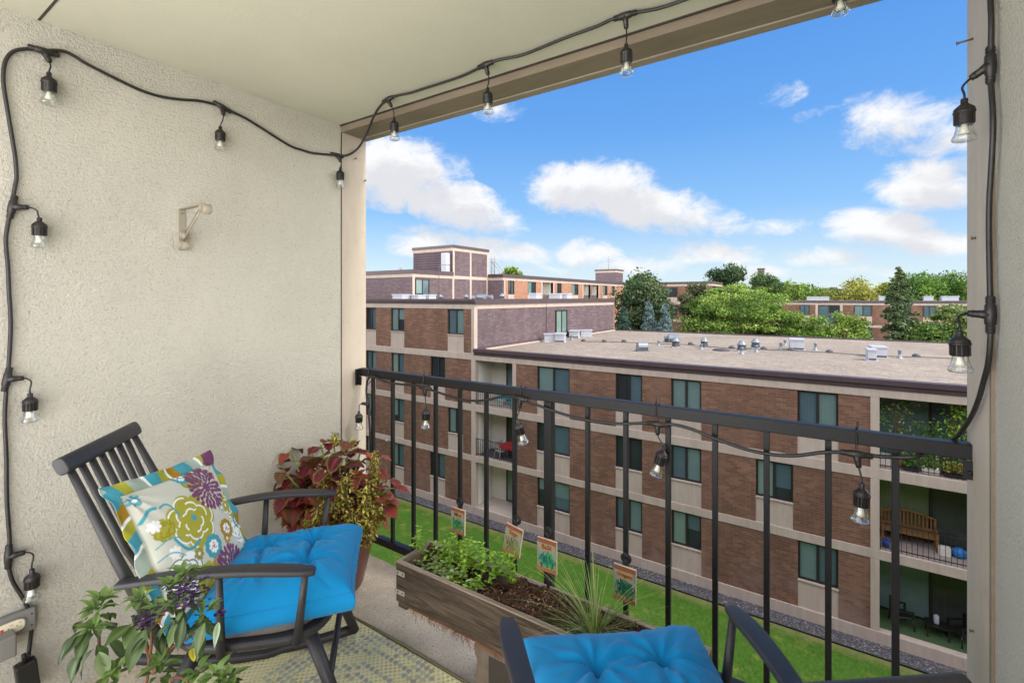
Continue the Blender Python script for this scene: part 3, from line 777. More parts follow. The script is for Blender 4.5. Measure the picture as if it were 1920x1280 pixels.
# small tower at the far end
ty0, ty1 = YU(1155, X2 - 1.0), YU(1168, X2 - 1.0)
tw = MB().box(X2 - 4.6, X2 - 1.0, ty0, ty1, 3.6, 5.9).build('tower', M_purple_x, b2)
MB().box(X2 - 4.65, X2 - .95, ty0 - .05, ty1 + .05, 5.601, 5.9 + .002).build('concrete_band', M_conc, tw)
MB().box(X2 - 4.7, X2 - .9, ty0 - .1, ty1 + .1, 5.903, 6.15).build('roof_edge', M_fascia, tw)
# far wing turning to the right
WY = 77.0; wx1 = XU(1335, WY)
MB().box(X2 - 1, wx1, WY, WY + .3, GZ, 3.3).build('brick_wall', M_brick, b2)
MB().box(X2 - 1, wx1 + .02, WY - .05, WY + 8, 3.301, 3.62).box(X2 - 1, wx1 + .02, WY - .04, WY + .2, .45, .9).box(X2 - 1, wx1 + .02, WY - .04, WY + .2, -2.3, -1.9).build('concrete_band', M_conc, b2)
MB().box(X2 - 1, wx1 + .1, WY - .12, WY + 8.1, 3.621, 3.98).build('roof_edge', M_fascia, b2)
for a, b in ((1248, 1270), (1180, 1195)):
    for zt in (3.1, .3): window(b2, XU(a, WY), XU(b, WY), zt, zt - 1.5, WY - .08, [M_panes[1], M_panes[2]], 0)
for a, b in ((1232, 1247.5),): MB().box(XU(a, WY), XU(b + 22, WY), WY - .02, WY + .1, .9, 1.58).build('spandrel_panel', M_conc, b2)

# ============================================================ third, low building far right
b3 = thing('apartment_building', 'long low brick building behind the trees at the right with flat dark roof edge', 'building', (0, 0, 0))
CY = 75.0; cx0, cx1 = XU(1400, CY), 60.0
def UC(a, b): return XU(a, CY), XU(b, CY)
MB().box(cx0, cx1, CY - .12, CY + 14, .83, 1.08).build('roof_edge', M_fascia, b3)
MB().box(cx0, cx1, CY - .04, CY + .3, .56, .829).build('concrete_band', M_conc, b3)
MB().box(cx0, cx1, CY - .04, CY + .3, -2.25, -1.95).build('concrete_band', M_conc, b3)
MB().box(cx0, cx1, CY - .04, CY + .3, -5.05, -4.75).build('concrete_band', M_conc, b3)
bb = MB()
for zt, zb in ((.56, -1.95), (-2.25, -4.75), (-5.05, GZ)):
    bb.box(cx0, cx1, CY + .02, CY + .3, zb + .001, zt - .001)
bb.build('brick_wall', M_brick, b3)
for (a, b) in ((1445, 1465), (1499.5, 1518), (1601.5, 1635), (1690, 1708), (1731, 1754), (1790, 1812), (1850, 1880)):
    for zt in (.55, -2.26):
        xa, xb = UC(a, b)
        window(b3, xa, xb, zt, zt - 1.35, CY - .06, [M_panes[int(a) // 7 % 3], M_panes[1]], 0)
        MB().box(xa, xb, CY, CY + .1, zt - 2.49, zt - 1.352).build('spandrel_panel', M_conc, b3)
for (a, b) in ((1529, 1534), (1575, 1580), (1760, 1765), (1668, 1672)):
    xa, xb = UC(a, b); MB().box(xa, xb, CY - .03, CY + .2, -4.7, .555).build('concrete_pier', M_conc, b3)
xa, xb = UC(1534.5, 1574.5)
window(b3, xa, xb, .5, -1.8, CY - .07, [M_panes[1], M_panes[2]], 0)
# roof tower of a far house just over the tree tops
q = at(1427, 510, d=140)
f_ = thing('far_tower', 'small grey roof tower far away just above the dark tree tops', 'tower', (q[0], q[1], GZ))
MB().box(-.8, .8, -.8, .8, 0, q[2] - GZ + .7).build('tower_wall', M_purple_x, f_)
MB().box(-.95, .95, -.95, .95, q[2] - GZ + .7, q[2] - GZ + 1.1).build('roof_edge', M_fascia, f_)
# ============================================================ things on the roofs
RZ = -1.42; RZ2 = 1.28
def hood(loc, w_, h_, dp, rz, lab, twin=False, group='vents on the gravel roof'):
    t = thing('roof_vent', lab, 'roof vent', loc, rz, group)
    pts = [(0, 0)] + [(dp * .5 - dp * .5 * math.cos(a), h_ * .5 + h_ * .5 * math.sin(a)) for a in np.linspace(0, math.pi, 9)] + [(dp, 0)]
    M = Matrix(((0, 0, 1, -w_ / 2), (1, 0, 0, -dp / 2), (0, 1, 0, 0), (0, 0, 0, 1)))
    MB().prism(pts, 0, w_, M=M).build('hood', M_vent_g, t, .01, 1)
    MB().box(-w_ * .46, w_ * .46, -dp / 2 - .005, dp * .3, .02, h_ * .45).build('louvre', M_vent_d, t)
    MB().box(-w_ / 2 - .06, w_ / 2 + .06, -dp / 2 - .08, dp / 2 + .08, -.02, .03).build('curb', M_vent_g, t)
    return t
def mushroom(loc, w_, h_, lab, group='vents on the gravel roof'):
    t = thing('roof_vent', lab, 'roof vent', loc, R(12), group)
    MB().box(-w_ * .55, w_ * .55, -w_ * .55, w_ * .55, -.02, .05).build('curb', M_vent_w, t)
    MB().lathe([(w_ * .62, .05), (w_ * .5, h_ * .6)], 4, smooth=False).build('louvre', M_vent_d, t)
    MB().lathe([(w_ * .66, h_ * .58), (w_ * .62, h_ * .66), (w_ * .42, h_ * .76), (w_ * .40, h_ * .84), (w_ * .30, h_ * .95), (w_ * .05, h_)], 16).build('cap', M_vent_g, t)
    return t
def unit(loc, w_, h_, dp, rz, lab, group='vents on the gravel roof'):
    t = thing('roof_unit', lab, 'roof unit', loc, rz, group)
    MB().box(-w_ / 2, w_ / 2, -dp / 2, dp / 2, 0, h_ * .82).build('cabinet', M_vent_w, t, .01, 1)
    MB().box(-w_ / 2 - .04, w_ / 2 + .04, -dp / 2 - .05, dp / 2 + .05, h_ * .82 + .001, h_).build('lid', M_vent_w, t, .012, 1)
    MB().box(-w_ / 2 + .02, w_ / 2 - .02, -dp / 2 - .012, -dp / 2 - .001, .03, h_ * .2).build('louvre', M_vent_d, t)
    MB().box(-w_ / 2 - .08, w_ / 2 + .08, -dp / 2 - .1, dp / 2 + .1, -.01, .02).build('curb', M_vent_w, t)
    return t
def pos(u0, u1, v0, v1, z):
    q = at((u0 + u1) / 2, v1, z=z); d_ = float(np.dot(q - CAMP, FWD))
    return q, (u1 - u0) / 900 * d_, (v1 - v0) / 900 * d_
def onroof(kind, u0, u1, v0, v1, lab, z=RZ, rz=0, dp=None, **kw):
    q, w_, h_ = pos(u0, u1, v0, v1, z)
    if kind == 'hood': return hood(q, w_ * .85, h_, dp or w_ * .7, rz, lab, **kw)
    if kind == 'mush': return mushroom(q, w_ * .74, h_, lab, **kw)
    return unit(q, w_ * (.78 if rz else .9), h_ * .95, dp or .8, rz, lab, **kw)
onroof('hood', 1193, 1215, 641, 658, 'grey curved hood vent standing alone nearest the roof edge', rz=R(40))
onroof('hood', 1252, 1274, 626, 642, 'wide grey curved hood vent at the back of the vent cluster', rz=R(20))
onroof('hood', 1245, 1253, 627, 641, 'narrow grey hood vent at the left side of the wide curved hood', rz=R(20))
onroof('mush', 1259, 1275, 632, 651, 'domed roof vent in front of the wide curved hood')
onroof('mush', 1313, 1328, 632, 652, 'domed roof vent standing alone in front of the big green tree')
onroof('mush', 1382, 1400, 638, 658, 'domed roof vent, nearer one of the close pair')
onroof('mush', 1408, 1425, 634, 653, 'domed roof vent, farther one of the close pair')
onroof('unit', 1479, 1508, 633, 655, 'wide white roof unit in the middle right of the gravel roof', rz=R(8))
onroof('unit', 1632, 1660, 647, 669, 'wide white roof unit behind the small one near the right edge', rz=R(8))
onroof('unit', 1625, 1642, 652, 675, 'small upright white roof unit near the right end of the roof', rz=R(8), dp=.5)
onroof('unit', 1026, 1038, 624, 641, 'small white roof unit by the gable wall, leftmost of four', rz=R(-60), dp=.8)
onroof('unit', 1039, 1062, 623, 641, 'wide white roof unit by the gable wall under the tall window', rz=R(20))
onroof('unit', 1066, 1088, 618, 633, 'wide white roof unit by the gable wall, third of four', rz=R(20))
onroof('unit', 1093, 1105, 617, 631, 'small white roof unit by the gable wall, farthest of four', rz=R(-60), dp=.8)
def pipe(u, v, h_, lab):
    q = at(u, v, z=RZ)
    t = MB().lathe([(.16, -.02), (.12, .04), (.075, .06), (.07, h_), (.085, h_ + .01), (.085, h_ + .06), (.03, h_ + .07)], 12).build('vent_pipe', M_vent_g)
    t.location = tuple(map(float, q)); tag(t, lab, 'vent pipe', 'pipes on the gravel roof')
for u, v, h_, lab in ((1464, 654, .3, 'grey vent pipe close to the left of the white roof unit'), (1472, 648, .3, 'grey vent pipe just behind the one left of the unit'),
                  (1529, 657, .35, 'grey vent pipe standing between the two white roof units'), (1687, 672, .35, 'grey vent pipe to the right of the two white units'),
                  (1391, 664, .3, 'short pipe in front of the nearer domed vent pair'), (1418, 660, .3, 'short pipe right of the close pair of domed vents'),
                  (1235, 648, .25, 'short pipe left of the vent cluster'), (1315, 655, .25, 'short pipe at the foot of the lone domed vent'),
                  (1072, 637, .25, 'short pipe in front of the gable roof units')):
    pipe(u, v, h_, lab)
# cable with feet across the roof
pts = [at(u, v, z=RZ + .05) for u, v in ((1100, 640), (1150, 640.5), (1240, 644), (1290, 646), (1370, 653), (1432, 655), (1483, 657), (1560, 661), (1640, 667), (1720, 669), (1800, 672))]
t = thing('roof_cable', 'thin cable on small dark feet crossing the gravel roof', 'cable')
MB().tube(pts, .02, 6).build('cable', M_vent_d, t)
for u, v in ((1094, 640), (1133, 641), (1170, 641), (1295, 646), (1372, 653), (1432, 655), (1483, 657), (1555, 661), (1718, 669)):
    q = at(u, v, z=RZ); MB().lathe([(.18, 0), (.16, .1), (.06, .16)], 8).build('foot', M_vent_d, t).location = tuple(map(float, q))
q = at(1352, 657, z=RZ); o = MB().lathe([(.45, 0), (.45, .05), (.3, .09), (.01, .1)], 14).build('roof_drain', M_vent_d); o.location = tuple(map(float, q))
tag(o, 'low dark round roof drain left of the close pair of vents', 'drain')
# row on the higher left roof, seen over its edge
def upper(kind, u0, u1, v0, lab, d_=33, rz=0):
    q = at((u0 + u1) / 2, 555, d=d_); q[2] = RZ2
    w_ = (u1 - u0) / 900 * d_; h_ = EYE + (558 - v0) / 900 * d_ - RZ2
    g_ = 'vents along the higher left roof'
    if kind == 'hood': hood(q, w_ * .9, h_, w_ * .6, rz, lab, group=g_)
    elif kind == 'mush': mushroom(q, w_ * .74, h_, lab, group=g_)
    else: unit(q, w_ * .9, h_, .8, rz, lab, group=g_)
upper('unit', 738, 767, 551.5, 'long white unit at the left end of the higher roof', 36)
upper('unit', 775, 795, 552.5, 'white unit in front of the tall window on the higher roof', 36)
upper('unit', 801, 813, 552, 'small white unit right of the tall window on the higher roof', 37)
upper('mush', 820, 832, 552, 'domed vent beside the thin pole on the higher roof', 36)
upper('mush', 868, 880, 552, 'domed vent below the tower corner on the higher roof', 36)
upper('hood', 884, 892, 554, 'small low hood vent left of the big hood on the higher roof', 37)
upper('hood', 893, 913, 551.5, 'big curved hood vent right of the tower corner', 37)
upper('hood', 914, 925, 553, 'round hood vent right of the big curved hood', 37)
upper('mush', 935, 948, 550, 'domed vent in front of the dark purple wall end', 38)
upper('unit', 995, 1012, 549.5, 'tall white unit in front of the orange brick windows', 39)
upper('unit', 1031, 1057, 550, 'long white unit in front of the receding balconies', 40)
upper('unit', 1058, 1069, 550, 'small white unit at the right end of the higher roof', 40)
# thin pole with cable on the higher roof
q = at(823, 556, d=34)
o = MB().tube([(0, 0, 0), (0, 0, EYE + (558 - 497) / 900 * 34 - RZ2)], .025, 6).build('antenna_pole', M_vent_d); o.location = (q[0], q[1], RZ2)
tag(o, 'thin dark pole rising from the higher roof in front of the purple wall', 'pole')
# on the second building
BRZ = 3.7
q = at(821, 515, x=-33); o = mushroom((q[0], q[1], 3.9), .9, 1.25, 'white domed vent on the taller roof beside the white duct', 'things on the taller roof')
q = at(835.5, 505, y=34.6)
t = thing('roof_duct', 'white vertical metal duct standing against the roof tower', 'duct', (q[0], q[1], 3.62), 0, 'things on the taller roof')
MB().box(-.32, .32, -.3, .3, 0, 2.15).build('duct_body', M_vent_w, t, .02, 1)
MB().box(-.35, .35, -.33, .33, 1.0, 1.05).build('duct_joint', M_vent_g, t)
MB().box(-.6, .6, -.8, .35, -.01, .3).build('duct_foot', M_vent_w, t, .02, 1)
q = at(750, 503, y=33.5)
t = thing('satellite_dish', 'small white dish and box on the taller roof left of the tower', 'dish', (q[0], q[1], 3.62), 0, 'things on the taller roof')
MB().lathe([(.02, 0), (.3, .04), (.52, .14), (.5, .15), (.02, .02)], 18, M=align((.45, -.3, .75), (-.5, -.8, .3))).build('dish', M_vent_w, t)
MB().tube([(.45, -.25, 0), (.45, -.25, .72)], .04, 8).build('mast', M_vent_g, t)
MB().box(-1.3, .1, 0, .8, 0, .75).build('cabinet', M_vent_w, t, .03, 1)
# roof ladder right of the tower
q = at(921, 512, d=52)
t = thing('roof_ladder', 'slanted steel access ladder with hoops right of the roof tower', 'ladder', (q[0], q[1], 3.95))
hh = 34 / 900 * 52
for dx in (0, .45):
    MB().tube([(dx, 0, 0), (dx, 0, hh)], .035, 6).tube([(dx, 0, hh * .75), (dx + .9, .2, hh * .25), (dx + 1.0, .2, 0)], .03, 6).build('rail', M_cream, t)
m_ = MB()
for i in range(7): m_.tube([(0, 0, hh * (.08 + .13 * i)), (.45, 0, hh * (.08 + .13 * i))], .025, 6)
m_.build('rung', M_cream, t)
q = at(1157, 500, d=78); o = MB().tube([(0, 0, 0), (0, 0, 2.2)], .03, 5).tube([(-.5, 0, 1.7), (.5, 0, 1.7)], .02, 5).tube([(-.35, 0, 1.3), (.35, 0, 1.3)], .02, 5).build('antenna', M_vent_g)
o.location = (X2 - 2.5, ty0 + .5, 6.15); tag(o, 'thin aerial on the small far roof tower', 'antenna')
# units on the third building
for (u0, u1, v0, lab) in ((1513, 1554, 556, 'long white roof unit above the far balcony'), (1648, 1667, 555, 'white roof unit half hidden by the spruce top'),
                      (1732, 1748, 555, 'small white domed unit right of the spruce on the far roof'), (1766, 1794, 555, 'long white roof unit at the right end of the far roof')):
    q = at((u0 + u1) / 2, 558, y=CY + 1.5); d_ = float(np.dot(q - CAMP, FWD))
    unit((q[0], q[1], 1.0), (u1 - u0) / 900 * d_ * .85, EYE + (558 - v0) / 900 * d_ - 1.0, 1.2, 0, lab, group='units on the far right roof')

# ============================================================ things on the far balconies
def at_fy(u, v, dy, z): return at(u, v, y=FY + dy)
Mturq = m_plain('turquoise_plastic', col(90, 190, 206), .5, .1)
def plastic_chair(loc, rz, lab, m, grp_, wicker=False):
    t = thing('balcony_chair', lab, 'chair', loc, rz, grp_)
    hw = .27; sh = .42
    MB().box(-hw, hw, -.25, .25, sh - .05, sh).build('seat', m, t, .01, 1)
    MB().box(-hw, hw, .2, .26, sh + .001, sh + .45).build('backrest', m, t, .02, 1)
    for s_ in (-1, 1):
        MB().box(s_ * hw - .03, s_ * hw + .03, -.25, .2, sh + .18, sh + .22).box(s_ * hw - .025, s_ * hw + .025, -.25, -.2, sh + .001, sh + .18).build('armrest', m, t)
        for y_ in (-.22, .22): MB().tube([(s_ * (hw - .03), y_, sh - .05), (s_ * (hw + .02), y_ * 1.15, 0)], .02, 6).build('leg', m, t)
    return t
z1_ = ZB[1] + .012; z2_ = ZB[2] + .012; z3_ = ZB[3] + .012
xm_ = (xb0 + xb1) / 2
plastic_chair((xm_ + .2, FY + .6, z1_), R(150), 'turquoise plastic chair facing out on the top balcony', Mturq, 'turquoise chairs')
plastic_chair((xm_ + 1.0, FY + .75, z1_), R(200), 'turquoise plastic chair farther right on the top balcony', Mturq, 'turquoise chairs')
Mcloth = m_plain('red_cloth', col(176, 40, 44), .8, .1)
t = thing('balcony_table', 'small table with a red and white cloth on the middle balcony', 'table', (xm_ + .75, FY + .75, z2_))
MB().box(-.6, .6, -.4, .4, .68, .72).build('tabletop', M_white_p, t)
MB().box(-.62, .62, -.42, .42, .721, .735).box(-.62, .62, -.425, -.42, .55, .735).build('tablecloth', Mcloth, t)
for sx2 in (-1, 1):
    for sy2 in (-1, 1): MB().tube([(sx2 * .5, sy2 * .32, 0), (sx2 * .5, sy2 * .32, .68)], .02, 6).build('leg', M_wframe, t)
Mwk = m_plain('pale_wicker', col(170, 160, 150), .8, .15)
plastic_chair((xm_ + .15, FY + .5, z2_), R(70), 'pale chair left of the table with the red cloth', Mwk, 'pale chairs on the middle balcony')
plastic_chair((xm_ + 1.45, FY + .55, z2_), R(-60), 'pale chair right of the table with the red cloth', Mwk, 'pale chairs on the middle balcony')
# bench on the right middle balcony
q0 = at(1655, 985, y=FY + .9); q1 = at(1757, 985, y=FY + .9)
bw = float(q1[0] - q0[0]) ; bc = (q0[0] + q1[0]) / 2
t = thing('garden_bench', 'wooden slatted garden bench with curved back on the balcony', 'bench', (bc, FY + 1.05, z2_), 0)
def arch(x): return .92 + .13 * math.cos(x / (bw / 2) * math.pi / 2) ** 1
xs_ = np.linspace(-bw / 2, bw / 2, 15)
MB().tube([(x, .28, arch(x)) for x in xs_], .035, 8).build('top_rail', M_bench, t)
MB().box(-bw / 2, bw / 2, .24, .29, .5, .57).build('lower_rail', M_bench, t)
for x in np.linspace(-bw / 2 + .1, bw / 2 - .1, 13): MB().box(x - .025, x + .025, .255, .28, .57, arch(x) - .01).build('back_slat', M_bench, t)
MB().box(-bw / 2, bw / 2, -.25, .24, .40, .44).build('seat', M_bench, t, .005, 1)
for s_ in (-1, 1):
    X = s_ * (bw / 2)
    MB().box(X - .03, X + .03, -.28, .26, .62, .66).build('armrest', M_bench, t, .01, 1)
    for y_ in (-.23, .25): MB().box(X - .032, X + .032, y_ - .03, y_ + .03, 0, .62 if y_ < 0 else .95).build('leg', M_bench, t)
q = at(1771, 1020, y=FY + .75)
o = MB().box(-.16, .16, -.14, .14, 0, .26).build('storage_box', M_white_p, None, .01); o.location = (float(q[0]), FY + .8, z2_); tag(o, 'small white box on the floor right of the garden bench', 'box')
o = MB().lathe([(.12, 0), (.2, .1), (.16, .26), (.05, .32)], 10).build('blue_bag', m_plain('blue_bag', col(40, 120, 190), .5, .2)); o.location = (float(q[0]) + .38, FY + .85, z2_); tag(o, 'small blue bag beside the white box on the balcony', 'bag')
o = MB().box(-.5, .5, -.2, .2, 0, .07).build('wooden_mat', M_bench, None, .01); o.location = (float(q[0]) + 1.1, FY + .9, z2_); tag(o, 'slatted wooden mat at the right end of the bench balcony', 'mat')
q = at(1661, 1000, y=FY + .4); o = MB().lathe([(.1, 0), (.13, .2), (.1, .22)], 10).build('blue_pot', m_plain('blue_glaze', col(40, 70, 150), .3, .1)); o.location = (float(q[0]), FY + .4, z2_ + .2); tag(o, 'small blue pot at the left edge of the bench balcony', 'pot')
o.location[2] = z2_
# turf balcony furniture
for (u, rz, lab) in ((1690, 110, 'black wicker armchair at the left on the green turf balcony'), (1805, -60, 'black wicker armchair at the right on the green turf balcony')):
    q = at(u, 1170, y=FY + .8); plastic_chair((float(q[0]), FY + .8, z3_), R(rz), lab, M_black_pl, 'black armchairs on the turf')
q = at(1757, 1165, y=FY + .8)
t = thing('side_table', 'low black wicker table between the armchairs on green turf', 'table', (float(q[0]), FY + .8, z3_))
MB().box(-.3, .3, -.25, .25, .36, .4).build('tabletop', M_black_pl, t)
for sx2 in (-1, 1):
    for sy2 in (-1, 1): MB().box(sx2 * .27 - .02, sx2 * .27 + .02, sy2 * .22 - .02, sy2 * .22 + .02, 0, .36).build('leg', M_black_pl, t)
o = MB().lathe([(.07, 0), (.075, .05), (.075, .25), (.05, .29), (.01, .3)], 14).build('lantern', M_vent_w); o.location = (float(q[0]) - .02, FY + .78, z3_ + .401); tag(o, 'white rounded lantern standing on the low black table', 'lantern')

# ============================================================ leaves
def frames(D, UPV):
    D = D / np.linalg.norm(D, axis=1, keepdims=True)
    X = np.cross(D, UPV); X /= np.maximum(np.linalg.norm(X, axis=1, keepdims=True), 1e-6)
    Z = np.cross(X, D); return X, D, Z
def leaf_cloud(name, Ps, size, C, m, parent=None, elong=1.0, flat=.0, D=None):
    """many small diamond leaves"""
    n = len(Ps)
    if D is None: D = rng.normal(size=(n, 3)); D[:, 2] *= (1 - flat)
    UPV = rng.normal(size=(n, 3)) * .7 + np.array([0, 0, 1.0])
    X, Y, Z = frames(D, UPV)
    s_ = (size * (.6 + .8 * rng.random(n)))[:, None]
    V = np.stack([Ps - Y * s_ * elong, Ps + X * s_ * .55 + Z * s_ * .12, Ps + Y * s_ * elong, Ps - X * s_ * .55 + Z * s_ * .12], 1).reshape(-1, 3)
    F = np.arange(4 * n).reshape(n, 4)
    return npmesh(name, V, F, m, parent, np.repeat(C, 4, axis=0))
def pal(cols_, n, idx=None, jit=.12):
    c = np.array([col(*q)[:3] for q in cols_])
    i = rng.integers(0, len(c), n) if idx is None else idx; c = c * .88 + c.mean(1, keepdims=True) * .12
    o = c[i] * (1 + jit * rng.normal(size=(n, 1))) ; return np.clip(o, .003, 1)

def broad_tree(u, vtop, rpx, d_, hfrac, cols_, lab, nl=60, nleaf=9000, leaf=.17, flat=.8, group='trees beyond the flat roof', name='broadleaf_tree', widen=1.0, seedshape=1, lobes_scale=.3):
    q = at(u, 558, d=d_); X, Y = float(q[0]), float(q[1])
    ztop = EYE + (558 - vtop) / 900 * d_; Rr = rpx / 900 * d_
    H = Rr * 2 * hfrac; zc = ztop - H / 2
    t = thing(name, lab, 'tree', (X, Y, GZ), 0, group)
    c0 = np.array([0, 0, zc - GZ])
    dirs = rng.normal(size=(nl, 3)); dirs /= np.linalg.norm(dirs, axis=1, keepdims=True)
    rad = .45 + .5 * rng.random(nl) ** .6
    Cc = c0 + dirs * np.array([Rr * widen, Rr, H / 2]) * rad[:, None] * .86
    lr = Rr * lobes_scale * (.6 + .7 * rng.random(nl))
    w_ = lr ** 2 / (lr ** 2).sum(); li = rng.choice(nl, nleaf, p=w_)
    pd = rng.normal(size=(nleaf, 3)); pd /= np.linalg.norm(pd, axis=1, keepdims=True)
    P_ = Cc[li] + pd * (lr[li] * (.4 + .8 * rng.random(nleaf) ** 1.2))[:, None] * np.array([1, 1, flat])
    ci = rng.integers(0, len(cols_), nl)[li]
    C = pal(cols_, nleaf, ci, .15) * (.82 + .36 * rng.random(nl))[li][:, None]
    leaf_cloud('crown', P_, leaf, C, M_leaf_far, t, 1.0)
    m_ = MB(); th = zc - GZ
    m_.tube([(0, 0, 0), (.1, 0, th * .5), (0, .1, th)], [.035 * H + .05, .028 * H + .04, .015 * H], 8)
    for k_ in range(7):
        p_ = Cc[rng.integers(0, nl)]; m_.tube([(0, 0, th * .6), tuple(p_ * np.array([.5, .5, 0]) + np.array([0, 0, th * .85 * .5 + p_[2] * .5])), tuple(p_)], [.02 * H, .012 * H, .005 * H], 6)
    m_.build('trunk', M_bark, t)
    return t
def conifer(u, vtop, rpx, d_, zlow, cols_, lab, nleaf=9000, name='spruce_tree', group='conifers beyond the flat roof', ragged=.25, leaf=.12):
    q = at(u, 558, d=d_); X, Y = float(q[0]), float(q[1])
    ztop = EYE + (558 - vtop) / 900 * d_; Rr = rpx / 900 * d_
    t = thing(name, lab, 'tree', (X, Y, GZ), 0, group)
    H = ztop - zlow; nb = int(16 + H * 16)
    P_ = []; bi = []; m_ = MB(); m_.tube([(0, 0, 0), (0, 0, ztop - GZ - .1)], [.025 * H + .06, .02], 7)
    per = nleaf // nb
    for b_ in range(nb):
        f = ((b_ + rng.random()) / nb) ** .8; z = ztop - GZ - H * f; L_ = Rr * (.15 + .85 * f) * (1 - ragged * rng.random())
        a = rng.random() * 2 * math.pi
        dx, dy = math.cos(a), math.sin(a)
        s_ = rng.random(per) ** .7; wd = L_ * .2 * (1.1 - s_)
        off = rng.normal(size=per) * wd
        x = dx * s_ * L_ - dy * off; y = dy * s_ * L_ + dx * off
        zz = z - .25 * L_ * s_ + .12 * L_ * s_ ** 2 - np.abs(rng.normal(size=per)) * .07 * L_
        P_.append(np.stack([x, y, zz], 1)); bi.append(np.full(per, b_))
        if b_ % 3 == 0: m_.tube([(0, 0, z), (dx * L_ * .9, dy * L_ * .9, z - .12 * L_)], [.03, .01], 4)
    P_ = np.vstack(P_); bi = np.concatenate(bi)
    C = pal(cols_, len(P_), None, .15) * (.8 + .4 * rng.random(nb))[bi][:, None]
    leaf_cloud('crown', P_, leaf, C, M_leaf_far, t, 1.3)
    m_.build('trunk', M_bark, t); return t
GRN = [(62, 92, 40), (78, 108, 50), (52, 80, 36)]
broad_tree(1206, 508, 62, 50, 1.15, [(70, 92, 58), (88, 108, 68), (60, 78, 50), (104, 118, 80)], 'dense dark green tree right of the purple gable wall', nl=90, nleaf=15000, leaf=.15)
broad_tree(1204, 507, 30, 66, 1.0, [(120, 150, 50), (98, 132, 44)], 'bright green tree peeping over the dense dark one by the small tower', nleaf=3500)
broad_tree(960, 500, 24, 62, .9, [(140, 158, 56), (112, 140, 48)], 'yellow green tree top behind the receding brick roof', nleaf=3000)
broad_tree(1364, 488, 46, 84, 1.1, [(62, 84, 50), (78, 100, 58), (54, 74, 44)], 'dark rounded tall tree rising behind the big pale green one', nl=50, nleaf=8000, leaf=.22)
broad_tree(1436, 507, 30, 92, 1.1, [(78, 104, 60), (92, 118, 66)], 'mid green tree just below the far grey tower', nleaf=5000, leaf=.24)
broad_tree(1308, 520, 34, 58, 1.6, [(100, 108, 76), (84, 92, 64), (116, 122, 88)], 'dull grey green tree left behind the big pale green one', nleaf=7000)
# the wide honey locust with layered sprays: two merged crowns of one tree
t = broad_tree(1388, 521, 108, 52, .66, [(124, 152, 58), (108, 138, 52), (146, 168, 72), (90, 120, 48)], 'wide light green tree with feathery layered foliage', nl=260, nleaf=26000, leaf=.12, flat=.3, lobes_scale=.16, widen=1.0)
broad_tree(1330, 556, 58, 50, 1.2, [(104, 134, 52), (88, 118, 46), (122, 150, 60)], 'lower light green tree at the left foot of the wide feathery one', nl=60, nleaf=9000, leaf=.13, flat=.5)
broad_tree(1465, 560, 60, 50, 1.2, [(104, 142, 44), (88, 124, 42), (132, 162, 56)], 'green tree at the right foot of the wide feathery one', nl=60, nleaf=10000, leaf=.13, flat=.5)
broad_tree(1528, 584, 44, 47, 1.3, [(98, 130, 46), (116, 146, 52), (80, 110, 40)], 'leafy green bush tree in front of the far balcony', nl=50, nleaf=7000, leaf=.13)
broad_tree(1588, 582, 42, 47, 1.3, [(120, 146, 54), (138, 160, 62), (96, 122, 44)], 'yellower bush tree just left of the tall spruce', nl=50, nleaf=7000, leaf=.13)
broad_tree(1585, 512, 58, 92, 1.1, [(150, 150, 62), (168, 158, 66), (124, 138, 58), (140, 144, 60)], 'yellowing rounded tree behind the far flat roof', nl=70, nleaf=12000, leaf=.24)
broad_tree(1668, 522, 32, 96, 1.2, [(160, 162, 56), (134, 146, 52)], 'pale yellow green tree between the yellowing one and the spruce', nleaf=4500, leaf=.24)
broad_tree(1716, 503, 52, 90, 1.2, [(84, 120, 44), (104, 138, 52), (70, 104, 40)], 'bright green tall tree behind the spruce top', nl=60, nleaf=10000, leaf=.24)
broad_tree(1778, 502, 50, 92, 1.2, [(94, 130, 48), (112, 146, 54), (76, 110, 42)], 'bright green tall tree at the far right, rightmost of the tall pair', nl=60, nleaf=10000, leaf=.24)
broad_tree(1832, 525, 34, 96, 1.2, [(190, 150, 58), (170, 130, 50), (150, 140, 60)], 'orange tinged tree at the right end of the far roof', nleaf=5000, leaf=.26)
broad_tree(1484, 522, 40, 100, 1.0, [(104, 134, 50), (122, 148, 56)], 'green tree behind the right shoulder of the wide feathery one', nleaf=5000, leaf=.26)
broad_tree(1522, 528, 40, 104, 1.0, [(118, 140, 52), (96, 124, 46)], 'olive green tree left of the yellowing rounded one', nleaf=5000, leaf=.26)
broad_tree(1795, 556, 58, 46, 1.3, [(98, 122, 58), (118, 140, 64), (128, 140, 84), (84, 108, 46)], 'drooping green tree beside the right post and hanging bulb', nl=80, nleaf=13000, leaf=.13, flat=.45)
broad_tree(1742, 598, 34, 46, 1.2, [(92, 122, 54), (110, 138, 62)], 'low bright green tree between the spruce and the right post', nleaf=6000, leaf=.13, flat=.5)
SP = [(86, 108, 72), (104, 124, 80), (120, 136, 92), (76, 96, 66)]
conifer(1686, 501, 54, 48, -4.2, SP, 'tall green spruce in front of the far flat roof', 18000, ragged=.45, leaf=.13)
BL = [(112, 138, 142), (136, 160, 160), (92, 118, 122), (160, 180, 176)]
conifer(1170, 576, 26, 46, -3, [(84, 118, 100), (108, 140, 118), (70, 100, 88)], 'small blue green spruce next to the purple gable wall', 7000, name='spruce_tree')
conifer(1216, 566, 26, 46, -3, BL, 'pale blue spruce, middle one of the three small spruces', 8000)
conifer(1247, 570, 26, 45, -3, BL, 'pale blue spruce, rightmost of the three small spruces', 8000)
conifer(1478, 538, 12, 110, -6, SP, 'distant dark pointed spruce beyond the wide feathery tree', 1500, leaf=.25)
